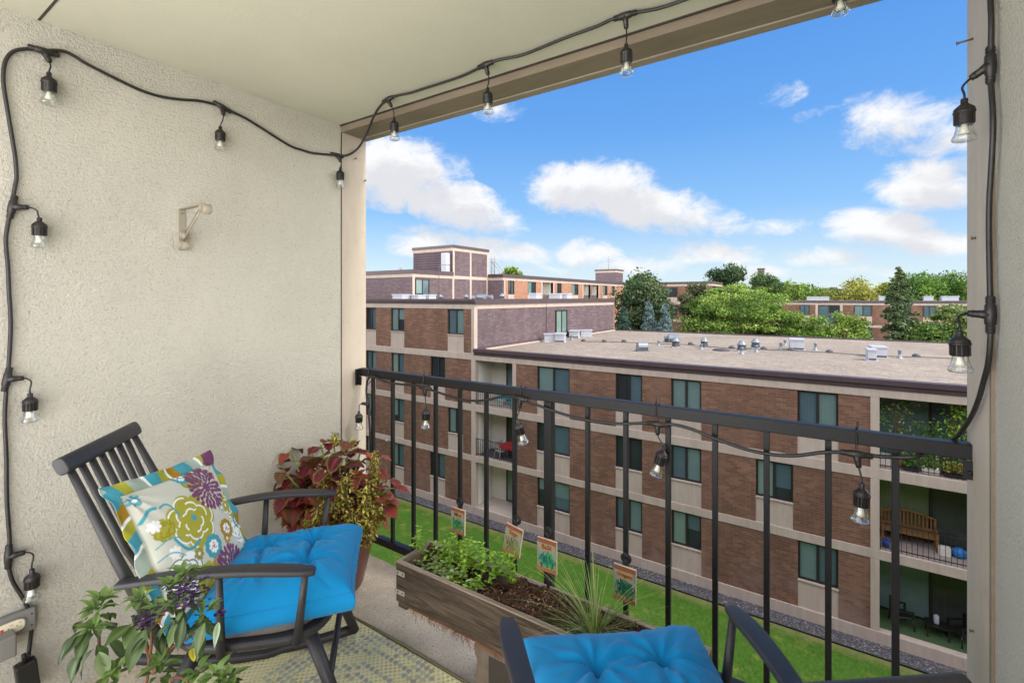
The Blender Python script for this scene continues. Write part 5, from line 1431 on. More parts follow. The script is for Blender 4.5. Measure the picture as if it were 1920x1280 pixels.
def cluster(u, v, d, R_, n, Lr=(.05, .085), zb=(-1.1, -.1), tip=True):
    c = HP(u, v, d)
    for k in range(n):
        a = rng.random() * 6.28; dr = np.array([math.cos(a), math.sin(a), rng.uniform(*zb)])
        L_ = rng.uniform(*Lr) * .95; hleaf(c + dr * np.array([1, 1, .4]) * R_ * rng.random() + np.array([0, 0, rng.uniform(-.6, .5) * R_]), dr, L_, L_ * .46, rng.uniform(.3, 1.0))
    if tip:
        for k in range(12):
            a = rng.random() * 6.28; dr = np.array([math.cos(a) * .7, math.sin(a) * .7, rng.uniform(.2, 1.1)])
            hleaf(c + np.array([0, 0, R_ * .7]) + dr * .01, dr, rng.uniform(.022, .04), .014, .9, [(122, 150, 78), (106, 134, 66)])
cluster(182, 1168, 1.10, .035, 13, (.04, .07)); cluster(178, 1200, 1.08, .03, 6, (.045, .07), zb=(-1.3, -.5)); cluster(190, 1140, 1.12, .02, 8, (.03, .05), (0, .8))
cluster(320, 1122, 1.12, .035, 12, (.03, .05)); cluster(300, 1165, 1.08, .035, 7, (.04, .065)); cluster(345, 1155, 1.08, .035, 11, (.04, .07)); cluster(384, 1165, 1.1, .026, 9, (.035, .06), (-1.3, -.2))
cluster(345, 1095, 1.15, .03, 12, (.03, .045), (-.2, .8)); cluster(262, 1140, 1.1, .02, 6, (.03, .05))
cluster(215, 1270, 1.05, .02, 9, (.025, .045), (0, .9)); cluster(300, 1262, 1.08, .02, 9, (.025, .045), (0, 1)); cluster(370, 1272, 1.08, .015, 6, (.02, .03), (.2, 1))
cluster(405, 1278, 1.0, .018, 12, (.018, .03), (.1, 1)); cluster(430, 1282, 1.02, .01, 5, (.02, .03), (.2, 1))
# the large single leaves
def one(u0, v0, u1, v1, d0_, d1_, W_, c=HG):
    a = HP(u0, v0, d0_); b = HP(u1, v1, d1_); hleaf(a, b - a, np.linalg.norm(b - a), W_, .25, c)
one(250, 1168, 188, 1212, 1.08, 1.02, .036); one(256, 1168, 232, 1215, 1.08, 1.03, .03); one(272, 1178, 236, 1262, 1.06, 1.0, .04); one(185, 1222, 202, 1275, 1.06, 1.02, .028, [(140, 154, 112)])
one(345, 1155, 330, 1225, 1.06, 1.02, .022); one(385, 1165, 362, 1235, 1.06, 1.03, .028); one(410, 1165, 400, 1216, 1.05, 1.02, .013, [(150, 170, 140)]); one(360, 1215, 364, 1238, 1.05, 1.03, .016, [(200, 186, 40)])
for (pts) in ([(262, 1420, 1.12), (272, 1300, 1.1), (283, 1215, 1.1), (285, 1170, 1.1), (300, 1130, 1.12)], [(240, 1400, 1.12), (200, 1300, 1.1), (186, 1215, 1.1), (185, 1160, 1.1)],
              [(290, 1260, 1.12), (330, 1190, 1.12), (350, 1120, 1.13)], [(280, 1230, 1.1), (262, 1160, 1.1)], [(285, 1262, 1.14), (320, 1215, 1.16), (385, 1175, 1.14)]):
    MB().tube([HP(*q) for q in pts], [.0045, .004, .0035, .003, .0025][:len(pts)], 8).build('stem', M_stem, t)
hs.tube([HP(*q) for q in ((318, 1290, 1.04), (320, 1272, 1.04), (334, 1267, 1.05), (350, 1272, 1.06), (356, 1290, 1.06))], .0035, 8)
fl = Leaves()
def blooms(u, v, d, rx, n):
    c = HP(u, v, d)
    for k in range(n):
        p = c + rng.normal(size=3) * np.array([rx, rx, rx * .7]) * .5
        b = [(62, 34, 84), (80, 46, 104), (46, 26, 62), (34, 20, 42), (112, 76, 140)][rng.integers(0, 5)]
        for q in range(4):
            a = q * 1.57 + rng.random(); fl.add(p, (math.cos(a), math.sin(a), .4), (0, 0, 1), .0055, .005, cvar(b, .15), .3, .1, 'ovate', 2, 1)
blooms(354, 1112, 1.05, .038, 150); blooms(276, 1160, 1.01, .022, 70); blooms(412, 1148, 1.09, .012, 18); blooms(310, 1098, 1.13, .015, 16)
hl.build('leaves', t); fl.build('flowers', t); hs.build('curled_stem', M_stem, t)

# ============================================================ planter box
PX0, PX1 = -1.545, -.325; PY0, PY1 = 1.418, 1.628; PZ0, PZ1 = .215, .38
pb = thing('planter_box', 'long weathered wooden planter box on concrete blocks by the railing', 'planter', ((PX0 + PX1) / 2, (PY0 + PY1) / 2, PZ0))
hx = (PX1 - PX0) / 2; hy = (PY1 - PY0) / 2; H_ = PZ1 - PZ0
MB().box(-hx, hx, -hy, -hy + .019, .0, H_).build('front_board', M_wood, pb, .003)
MB().box(-hx, hx, hy - .019, hy, .0, H_).build('back_board', M_wood, pb, .003)
for s in (-1, 1): MB().box(s * hx - (.019 if s > 0 else 0), s * hx + (.019 if s < 0 else 0), -hy + .0195, hy - .0195, 0, H_ + .004).build('end_board', M_wood_y, pb, .003)
MB().box(-hx - .0005, hx + .0005, -hy - .0008, -hy + .0195, H_ + .0003, H_ + .0035).box(-hx, hx, hy - .0195, hy + .0005, H_ + .0003, H_ + .0035).build('pale_top_edge', M_wood_top, pb)  # thin paler strips along the tops of the boards
MB().box(-hx + .02, hx - .02, -hy + .02, hy - .02, .0, .02).build('bottom_board', M_wood, pb)
m_ = MB(); m_.box(-hx + .01, -hx + .06, -hy + .003, hy - .003, -.022, -.001).box(-hx + .3, hx - .01, -hy + .006, hy - .006, -.008, -.001); m_.build('bottom_batten', M_wood, pb, .002)
for zz in (.035, .115):
    m_ = MB().box(-hx - .0022, -hx + .052, -hy - .0025, -hy - .0002, zz, zz + .019).box(-hx - .0025, -hx - .0002, -hy - .0025, -hy + .05, zz, zz + .019)
    m_.build('corner_bracket', M_metal, pb)
    sc = MB()
    for xx in (.014, .04): sc.lathe([(.0035, 0), (.0035, .0012), (.001, .002)], 8, M=Matrix.Translation((-hx + xx, -hy - .0026, zz + .0095)) @ Matrix.Rotation(R(90), 4, 'X'))
    sc.build('screw', M_dark, pb)
m_ = MB()
for (xx, zz) in ((.11, .12), (.13, .108), (.11, .03), (.135, .022), (.07, .105)): m_.lathe([(.004, 0), (.003, .0008), (.0005, .001)], 8, M=Matrix.Translation((-hx + xx, -hy - .0002, zz)) @ Matrix.Rotation(R(90), 4, 'X'))
m_.build('nail_hole', M_dark, pb)
# soil: rough mounded surface with chips
nx_, ny_ = 300, 56
xs_ = np.linspace(-hx + .0195, hx - .0195, nx_); ys_ = np.linspace(-hy + .0195, hy - .0195, ny_); Xg, Yg = np.meshgrid(xs_, ys_, indexing='ij')
Zg = np.zeros_like(Xg)
for k in range(60):
    fr = rng.uniform(8, 160); a = rng.random() * 6.28; Zg += (1.2 / fr) * .16 * np.sin(Xg * fr * math.cos(a) + Yg * fr * math.sin(a) + rng.random() * 6)
Zg += rng.normal(size=Zg.shape) * .0018
def mound(x, y, h_, r_): return h_ * np.exp(-(((Xg - x) / r_) ** 2 + ((Yg - y) / (r_ * .6)) ** 2))
Zg += mound(-.18, .02, .016, .08) + mound(.02, .0, .014, .06) - mound(.17, -.01, .03, .045) + mound(.08, .03, .012, .06) + mound(-.38, 0, .01, .12) + mound(.33, 0, .01, .1)
Zg = H_ - .022 + np.clip(Zg, -.04, .03)
idx = np.arange(nx_ * ny_).reshape(nx_, ny_)
F = np.stack([idx[:-1, :-1], idx[1:, :-1], idx[1:, 1:], idx[:-1, 1:]], -1).reshape(-1, 4)
npmesh('soil', np.stack([Xg, Yg, Zg], -1).reshape(-1, 3), F, M_soil, pb, None, True)
def soil_z(x, y):
    i = int(np.clip((x + hx - .0195) / (2 * hx - .039) * (nx_ - 1), 0, nx_ - 1)); j = int(np.clip((y + hy - .0195) / (2 * hy - .039) * (ny_ - 1), 0, ny_ - 1)); return Zg[i, j]
n = 5200
xx = rng.uniform(-hx + .02, hx - .02, n); yy = rng.uniform(-hy + .02, hy - .02, n); zz = np.array([soil_z(a, b) for a, b in zip(xx, yy)]) + .002
Pc = np.stack([xx, yy, zz], 1)
o = leaf_cloud('bark_chips', Pc, .0046, pal([(70, 46, 34), (104, 76, 58), (52, 34, 26), (140, 112, 88), (196, 172, 146)], n, rng.choice(5, n, p=[.3, .28, .22, .14, .06]), .15), M_leaf_far, pb, 1.2)
o['kind'] = 'stuff'
M_root = m_plain('dry_root', col(150, 112, 84), .9, .2)
for k in range(11):
    x, y = rng.uniform(-.35, .4), rng.uniform(-.06, .06); a = rng.random() * 6.28; L_ = rng.uniform(.03, .10); pts = []
    for f in np.linspace(0, 1, 6):
        px_, py_ = x + math.cos(a + f * 1.6) * L_ * f, y + math.sin(a + f * 1.6) * L_ * f * .6; py_ = max(-hy + .025, min(hy - .025, py_))
        pts.append((px_, py_, soil_z(px_, py_) + .004 + .01 * math.sin(f * 3.1)))
    MB().tube(pts, .0011, 5).build('root', M_root, pb)
m_ = MB()   # coir fringe hanging under the boards
for k in range(330):
    x = rng.uniform(-hx + .08, hx - .3); x2 = x + rng.normal() * .012; l_ = rng.uniform(.006, .035) * (1 if rng.random() < .8 else 1.6)
    m_.tube([(x, -hy + .008, .002), (x + .3 * (x2 - x), -hy + .004, -l_ * .5), (x2, -hy + .004 + rng.normal() * .006, -l_)], .0007, 3, cap=False)
fr_ = m_.build('coir_fringe', M_coir, pb); fr_['kind'] = 'stuff'
MB().box(-hx + .06, hx - .3, -hy + .006, hy - .01, -.012, -.0005).build('coir_liner', M_coir, pb, .004)
# concrete blocks
def block(x0, lab):
    t = thing('concrete_block', lab, 'block', (x0, 1.445, 0), 0, 'concrete blocks under the planter')
    n = 14; V = []
    m_ = MB()
    prof = [(0, 0), (.004, .03), (-.003, .055), (.012, .075), (.014, .12), (.002, .14), (-.002, .17), (.006, .192)]
    pts = [(p[0], p[1]) for p in prof] + [(.39, .192), (.388, .1), (.39, 0)]
    M = Matrix(((1, 0, 0, 0), (0, 0, 1, 0), (0, 1, 0, 0), (0, 0, 0, 1)))
    m_.prism(pts, 0, .17, M=M)
    o = m_.build('block_body', M_block, t, .004, 2)
    MB().box(.07, .17, -.001, .0005, .04, .16).box(.22, .32, -.001, .0005, .04, .16).build('recess_shade', M_dark, t)  # flat dark sheets stand for the shaded hollows of the block
    return t
block(-1.145, 'rough grey concrete block holding up the planter, left of the second chair')
block(-.74, 'concrete block under the right half of the planter, hidden behind the chair')
# herbs
def mint(name, lab, spots, cols_, base_n, hgt, Lr, cat='herb', grp_=None):
    t = thing(name, lab, cat, ((PX0 + PX1) / 2, (PY0 + PY1) / 2, PZ0 + H_ - .03), 0, grp_)
    lv = Leaves(); sm_ = MB()
    for (x, y, h_) in spots:
        top = np.array([x + rng.normal() * .02, y + rng.normal() * .015, h_])
        p0 = np.array([x, y, 0.0]); mid = (p0 + top) / 2 + rng.normal(size=3) * .008
        sm_.tube([p0, mid, top], [.0014, .0012, .0009], 5) if len(spots) >= 25 else MB().tube([p0, mid, top], [.0014, .0012, .0009], 5).build('stem', M_gstem, t)
        nn = max(3, int(h_ / .016))
        for k in range(nn):
            f = (k + 1) / nn; c = p0 * (1 - f) ** 2 + 2 * mid * f * (1 - f) + top * f * f; a = k * 1.57 + rng.random() * .6
            for q in (0, math.pi):
                L_ = rng.uniform(*Lr) * (1.1 - .35 * f); b = cols_[rng.integers(0, len(cols_))]
                lv.add(c, (math.cos(a + q), math.sin(a + q), rng.uniform(-.1, .6)), (0, 0, 1), L_, L_ * .62, cvar(b, .12, None, (b[0] + 26, min(255, b[1] + 22), b[2] + 14)), rng.uniform(.2, .9), .2, 'ovate', 6, 2, .04, .04)
    if len(spots) >= 25: sm_.build('stem', M_gstem, t)
    lv.build('leaves', t); return t
MG = [(126, 168, 48), (148, 188, 58), (108, 152, 44), (166, 200, 74)]
sp_ = [(-.44 + rng.normal() * .075, .05 + rng.normal() * .028, rng.uniform(.05, .12)) for _ in range(40)]
sp_ = [(x, min(.085, max(-.07, y)), h_) for x, y, h_ in sp_]
sp_ += [(-.22 + rng.normal() * .05, .075 + rng.normal() * .008, rng.uniform(.07, .14)) for _ in range(16)] + [(-.33, .07, .13), (-.15, .08, .13), (-.13, .08, .10)]
mint('mint_plant', 'bright green leafy mint at the back left of the planter box', sp_, MG, 0, .1, (.018, .030))
sp_ = [(-.52 + rng.random() * .30, -.055 + rng.random() * .07, rng.uniform(.015, .04)) for _ in range(26)]
mint('creeping_herb', 'low pale green creeping herb at the front left of the planter', sp_, [(150, 168, 106), (126, 150, 78), (172, 186, 136), (110, 132, 60)], 0, .05, (.02, .036))
sp_ = [(-.28 + rng.normal() * .05, -.01 + rng.normal() * .03, rng.uniform(.02, .05)) for _ in range(16)] + [(-.12, .065, .04), (-.10, .07, .03), (.2, .06, .03)]
mint('herb_seedling', 'scattered small seedlings in the dark soil before the mint', sp_, MG, 0, .05, (.014, .028))
sp_ = [(.56 + rng.normal() * .01, .03 + rng.normal() * .015, rng.uniform(.03, .07)) for _ in range(9)]
mint('small_basil', 'small bright green seedling at the right end of the planter', sp_, [(170, 206, 84), (150, 192, 70)], 0, .05, (.025, .04))
# grassy tuft (chives)
t = thing('chive_plant', 'grassy tuft of thin arching chive blades in the planter', 'plant', ((PX0 + PX1) / 2 + .26, (PY0 + PY1) / 2 - .01, PZ0 + H_ - .035))
bl = Leaves()
for k in range(250):
    a = rng.random() * 6.28; r0 = abs(rng.normal()) * .014; el_ = rng.uniform(.15, 1.45) if k < 200 else rng.uniform(.9, 1.5)
    L_ = rng.uniform(.08, .30) * (1.15 if k >= 200 else .9); b = [(138, 158, 92), (112, 138, 70), (160, 176, 112), (176, 176, 110), (96, 124, 60)][rng.integers(0, 5)]
    d = (math.cos(a) * math.cos(el_), math.sin(a) * math.cos(el_) * .8, math.sin(el_))
    bl.add((math.cos(a) * r0, math.sin(a) * r0, 0), d, (0, 0, 1), L_, .0026, cvar(b, .12), rng.uniform(.2, 1.5), 0, 'blade', 10, 1)
bl.build('blades', t)

# ------------------------------------------------------------ herb markers
def text_mesh(s_, size, m, parent, loc, rot=(R(90), 0, 0), depth=.0006, xs=1.0):
    cu = bpy.data.curves.new('txt', 'FONT'); cu.body = s_; cu.size = size; cu.extrude = depth; cu.offset = size * .012; cu.align_x = 'CENTER'; cu.align_y = 'CENTER'
    ob = bpy.data.objects.new('txt', cu); scene.collection.objects.link(ob)
    bpy.context.view_layer.update()
    me_ = bpy.data.meshes.new_from_object(ob.evaluated_get(bpy.context.evaluated_depsgraph_get()))
    bpy.data.objects.remove(ob); bpy.data.curves.remove(cu)
    o = link('lettering', me_, m, parent); o.location = loc; o.rotation_euler = rot; o.scale = (xs, 1, 1); return o
M_ink = m_plain('dark_brown_ink', col(74, 40, 24), .7, .05)
def marker(u, vb, d_, name_, lab, leafc, tilt, hz=.235, seed=1, tw=.088, th=.122, lean=0):
    b = at(u, vb, d=d_); t = thing('herb_marker', lab, 'plant marker', b, R(lean), 'painted herb markers')
    t.rotation_euler = (0, R(tilt), R(lean))
    MB().box(-.0055, .0055, -.002, .002, -.03, hz - .02).build('stake', M_steel, t)
    m_ = MB()
    for rr in (.016, .0095): m_.tube([(math.cos(a) * rr, 0, hz - .004 + math.sin(a) * rr) for a in np.linspace(0, 2 * math.pi, 17)], .0042, 7, cap=False)
    m_.build('scroll', M_steel, t)
    z1_, z0_ = hz - .028, hz - .028 - th
    tl = MB().box(-tw / 2, tw / 2, -.012, -.004, z0_, z1_).build('tile', m_plain('tile_edge', col(206, 190, 160), .7, .05), t, .001, 1)
    r = np.random.default_rng(seed); nx2, nz2 = 66, 90
    gx, gz = np.meshgrid(np.linspace(-1, 1, nx2), np.linspace(0, 1, nz2), indexing='ij')
    C = np.ones(gx.shape + (3,)) * np.array(col(112, 118, 104)[:3])
    C += (.06 * np.sin(gx * 5 + gz * 7))[..., None] * .3
    C[gz < .42] = np.array(col(118, 118, 84)[:3])
    C[(gz < .12)] = np.array(col(134, 86, 56)[:3]); C[gz > .87] = np.array(col(122, 68, 50)[:3])
    lab_ = (np.abs(gx) < .68) & (gz > .66) & (gz < .84); C[lab_] = np.array(col(156, 114, 68)[:3])
    for k in range(130):
        cx_, cz_ = r.normal() * .42, .36 + r.normal() * .12; a = r.random() * 6.28
        if not -.9 < cx_ < .9 or cz_ < .13 or cz_ > .6: continue
        p_ = (gx - cx_) * math.cos(a) * .7 + (gz - cz_) * math.sin(a); q_ = -(gx - cx_) * math.sin(a) * .7 + (gz - cz_) * math.cos(a)
        C[(p_ / .085) ** 2 + (q_ / .035) ** 2 < 1] = np.array(col(*[int(max(0, min(255, c * r.uniform(.45, 1.05)))) for c in leafc])[:3])
    V = np.stack([gx * tw / 2 * .985, np.full_like(gx, -.0132), z0_ + gz * th * .985 + .001], -1).reshape(-1, 3)
    idx = np.arange(nx2 * nz2).reshape(nx2, nz2); F = np.stack([idx[:-1, :-1], idx[1:, :-1], idx[1:, 1:], idx[:-1, 1:]], -1).reshape(-1, 4)
    pt = npmesh('painted_face', V, F, M_print, tl, C.reshape(-1, 3))
    text_mesh(name_, .024 if len(name_) < 6 else .017, M_ink, tl, (0, -.0136, z0_ + th * .755), xs=.95)
    return t
marker(861, 1030, 2.13, 'Mint', 'painted herb marker lettered Mint behind the leafy herb', (54, 128, 70), 1, .215, 1, .078, .112)
marker(955, 1078, 1.98, 'Sage', 'tilted painted herb marker lettered Sage with dull green leaves', (124, 122, 84), 9, .245, 2, .082, .12)
marker(1028, 1106, 1.84, 'BaSil', 'painted herb marker lettered BaSil standing in bare soil', (40, 140, 96), 0, .228, 3, .085, .125)
marker(1172, 1160, 1.70, 'Oregano', 'painted herb marker lettered Oregano behind the grassy tuft', (30, 104, 66), 1, .22, 4, .082, .125)

# ============================================================ rug
nx2, ny2 = 520, 460
rx0, rx1, ry0, ry1 = -2.1, .1, -.4, 1.45
gx, gy = np.meshgrid(np.linspace(rx0, rx1, nx2), np.linspace(ry0, ry1, ny2), indexing='ij')
C = np.ones(gx.shape + (3,)) * np.array(col(224, 218, 172)[:3])
we = (np.sin(gx * 2 * math.pi / .0125) * np.sin(gy * 2 * math.pi / .0125 * .5 + np.floor(gx / .0125) * math.pi))
C[we > .35] = np.array(col(232, 227, 186)[:3]); C[we < -.6] = np.array(col(176, 168, 120)[:3])
cell = .026
ccx, ccy = (np.floor(gx / cell) + .5) * cell, (np.floor(gy / cell) + .5) * cell
hsh = np.mod(np.sin(np.floor(gx / cell) * 12.9898 + np.floor(gy / cell) * 78.233) * 43758.5453, 1)
inm = np.zeros(gx.shape, bool)
for (mx_, my_, rs_) in ((-1.52, 1.12, (.34, .30, .255, .17, .12)), (-1.02, 1.02, (.16, .115, .06)), (-1.75, .62, (.3, .25, .2, .1)), (-.75, 1.3, (.2, .16, .1)), (-.6, .7, (.34, .3, .25, .17)), (-1.25, .55, (.26, .21, .14))):
    rr = np.hypot(ccx - mx_, ccy - my_)
    for q in rs_: inm |= np.abs(rr - q) < .017
dot = inm & (np.hypot(gx - ccx, (gy - ccy)) < .0108)
Cd = np.where((hsh < .3)[..., None], np.array(col(168, 170, 164)[:3]), np.where((hsh < .55)[..., None], np.array(col(178, 188, 172)[:3]), np.where((hsh < .75)[..., None], np.array(col(196, 196, 164)[:3]), np.array(col(168, 160, 150)[:3]))))
C = np.where(dot[..., None], Cd, C)
edge_ = (gy > ry1 - .012) | (gx < rx0 + .012); C[edge_] = np.array(col(104, 100, 76)[:3])
zz = .007 + .0012 * we + .002 * np.sin(gx * 3.1 + gy * 2)
zz += .004 * np.exp(-((gy - ry1) / .03) ** 2) * (1 + np.sin(gx * 9))
V = np.stack([gx, gy + .006 * np.sin(gx * 7) * (gy > ry1 - .3), zz], -1).reshape(-1, 3)
idx = np.arange(nx2 * ny2).reshape(nx2, ny2); F = np.stack([idx[:-1, :-1], idx[1:, :-1], idx[1:, 1:], idx[:-1, 1:]], -1).reshape(-1, 4)
rug = npmesh('outdoor_rug', V, F, M_rug, None, C.reshape(-1, 3), True)
tag(rug, 'woven yellow green outdoor rug with dotted medallions on the balcony floor', 'rug')
pts = [(x, ry1 + .006 * math.sin(x * 7), .009 + .004 * (1 + math.sin(x * 9)) * .5) for x in np.linspace(rx0, rx1, 60)]
MB().tube(pts, .0045, 6).build('rug_binding', m_plain('olive_binding', col(110, 104, 78), .9, .1), rug)

# ============================================================ wall things
q = at(341, 430, x=WX); by, bz = float(q[1]), float(at(341, 392, x=WX)[2])
t = thing('wall_bracket', 'small cream metal rod bracket screwed to the left stucco wall', 'bracket', (WX, by, bz))
MB().box(0, .004, -.013, .013, -.185, .0).build('wall_plate', M_cream, t, .001)
MB().box(.0045, .215, -.012, .012, -.004, -.0005).build('top_arm', M_cream, t, .0008)
MB().tube([(.19, 0, -.012), (.015, 0, -.135)], [.013, .013], 4, sq=.25, up=(0, 1, 0)).build('brace', M_cream, t)
MY = Matrix.Rotation(R(90), 4, 'X')
def cup(x, z, r_, l_): MB().lathe([(r_, -l_), (r_, l_), (r_ * .88, l_), (r_ * .88, -l_), (r_, -l_)], 20, M=Matrix.Translation((x, 0, z)) @ MY, cap=False).build('rod_cup', M_cream, t)
cup(.222, -.022, .022, .018); cup(.026, -.165, .019, .014); cup(.024, -.12, .016, .014)
MB().lathe([(.004, 0), (.003, .002)], 8, M=align((.0045, 0, -.02), (1, 0, 0))).lathe([(.004, 0), (.003, .002)], 8, M=align((.0045, 0, -.15), (1, 0, 0))).build('screw', M_nail, t)
# outlet box
q = at(22, 1168, x=WX); oy, oz = float(q[1]), float(q[2])
t = thing('outlet_box', 'grey weatherproof outlet box on the left wall beside the cable', 'outlet', (WX, oy, oz))
MB().box(0, .028, -.075, .058, -.04, .04).build('housing', M_grey_plastic, t, .006, 3)
MX = Matrix.Rotation(R(90), 4, 'Y')
MB().prism(superell(.026, .045, 32, 3), 0, .004, M=Matrix.Translation((.028, -.012, 0)) @ MX).build('cover_ring', M_grey_plastic, t, .002)
MB().prism(superell(.021, .039, 32, 3.4), 0, .0045, M=Matrix.Translation((.0285, -.012, 0)) @ MX).build('receptacle', M_ivory, t)
m_ = MB()
for a in (.016, -.006): m_.box(.033, .0333, a - .004, a + .004, .008, .0095).box(.033, .0333, a - .004, a + .004, -.009, -.0075).box(.033, .0333, a - .010, a - .007, -.002, .002)
m_.build('slot', M_dark, t)
MB().box(.033, .0345, -.034, -.026, -.004, .006).build('test_button', M_red, t)
MB().lathe([(.003, 0), (.002, .0015)], 8, M=align((.0282, .046, .02), (1, 0, 0))).lathe([(.003, 0), (.002, .0015)], 8, M=align((.0282, .046, -.02), (1, 0, 0))).build('screw', M_dark, t)
q = at(8, 1212, x=WX + .06)
t = MB().box(-.03, .03, -.02, .026, -.035, .04).build('power_plug', M_grey_plastic, None, .006, 3); t.location = tuple(map(float, q)); tag(t, 'grey blocky plug at the left edge under the outlet box', 'plug')
q = at(50, 1262, x=WX + .05)
t = MB().box(-.02, .02, -.028, .028, -.075, .045).build('power_adapter', M_black_pl, None, .006, 3); t.location = tuple(map(float, q)); t.rotation_euler = (R(6), 0, 0)
tag(t, 'black box shaped power adapter at the lower end of the left cable', 'adapter')
MB().lathe([(.007, .045), (.0065, .07), (.006, .075)], 12).build('cable_boot', M_cable, t)

# ============================================================ string lights
sl = thing('string_lights', 'black cord with clear bulbs strung round walls, ceiling edge and railing', 'string lights', (0, 0, 0))
cw = WX + .012
def W(u, v, off=.012): return at(u, v, x=WX + off)
def CE(u, v): return at(u, v, z=CZ - .014)
def RW(u, v, off=.014): return at(u, v, x=RX - off)
def RL(u, v, off=.032): return at(u, v, y=RY - off)
cord = [at(54, 1228, x=WX + .05)] + [W(*q) for q in ((54, 1221), (59, 1176), (56, 1148), (43, 1121), (22, 1085), (15, 1045), (18, 1013), (13, 940), (12, 859), (9, 790), (11, 740), (15, 700), (19, 640), (20, 602), (17, 550), (15, 504), (11, 455), (13, 430), (20, 395), (28, 350),
        (31, 332), (29, 300), (25, 273), (16, 219), (8, 170), (6, 140), (11, 113), (25, 97), (50, 92), (80, 95), (117, 96), (140, 106), (164, 121), (234, 156), (270, 172), (305, 182), (340, 187), (371, 189), (395, 194), (418, 201), (440, 212), (469, 227), (539, 271), (565, 281), (586, 287), (615, 290), (632, 291))]
cord += [W(648, 292, .02), W(662, 286, .03), W(675, 273, .04), at(688, 250, d=2.75), at(698, 225, d=2.62), at(710, 203, d=2.5), CE(727, 186), CE(745, 180), CE(772, 174), CE(800, 165), CE(850, 149), CE(880, 137), CE(910, 122), CE(935, 113), CE(978, 104), CE(1017, 89), CE(1056, 73), CE(1119, 50), CE(1145, 38), CE(1172, 30), CE(1200, 23), CE(1240, 15), CE(1300, -6)]
cord += [CE(1400, -45)] + [np.array(q) for q in ((-.05, 1.72, CZ - .03), (.05, 1.80, CZ - .05), (.2, 1.78, CZ - .05), (RX - .03, 1.70, CZ - .08))]
cord += [RW(1856, -60), RW(1857, 0), RW(1858.5, 40), RW(1858, 80), RW(1857, 122), RW(1858, 160), RW(1861, 200), RW(1862, 240), RW(1860, 290), RW(1857, 340), RW(1855, 375), RW(1854, 430), RW(1855, 490), RW(1856, 537), RW(1857, 590), RW(1857, 634), RW(1853, 680), RW(1844, 715)]
def blend(u, v, f):
    a = RW(u, v, .02); b = RL(u, v, .032)
    da = float(np.dot(a - CAMP, FWD)); db = float(np.dot(b - CAMP, FWD)); return at(u, v, d=da * (1 - f) + db * f)
cord += [blend(1836, 745, .1), blend(1824, 775, .25), blend(1807, 803, .4), blend(1788, 823, .6), blend(1757, 842, .8), blend(1720, 855, 1)]
cord += [RL(*q) for q in ((1690, 857), (1647, 855), (1605, 850), (1570, 847), (1540, 848), (1510, 852), (1482, 854), (1443, 851), (1396, 841), (1341, 822), (1302, 806), (1275, 798), (1257, 795), (1233, 794), (1206, 793), (1175, 794), (1143, 793), (1110, 789), (1081, 783), (1034, 769), (1010, 760), (993, 755), (975, 747), (955, 743), (937, 744),
        (915, 749), (890, 751), (859, 747), (812, 732), (797, 727), (785, 723), (773, 722), (734, 718), (715, 712), (699, 706), (692, 708), (688, 718), (687, 738), (690, 760), (692, 780), (694, 820), (695, 880), (696, 950), (697, 1000))]
# smooth the path
P_ = np.array(cord)
def catmull(P_, k=4):
    o = []
    Pp = np.vstack([2 * P_[0] - P_[1], P_, 2 * P_[-1] - P_[-2]])
    for i in range(1, len(Pp) - 2):
        for f in np.linspace(0, 1, k, endpoint=False):
            a, b, c, d = Pp[i - 1:i + 3]
            o.append(.5 * ((2 * b) + (-a + c) * f + (2 * a - 5 * b + 4 * c - d) * f * f + (-a + 3 * b - 3 * c + d) * f ** 3))
    o.append(P_[-1]); return o
MB().tube(catmull(P_), .0061, 10).build('cord', M_cable, sl)

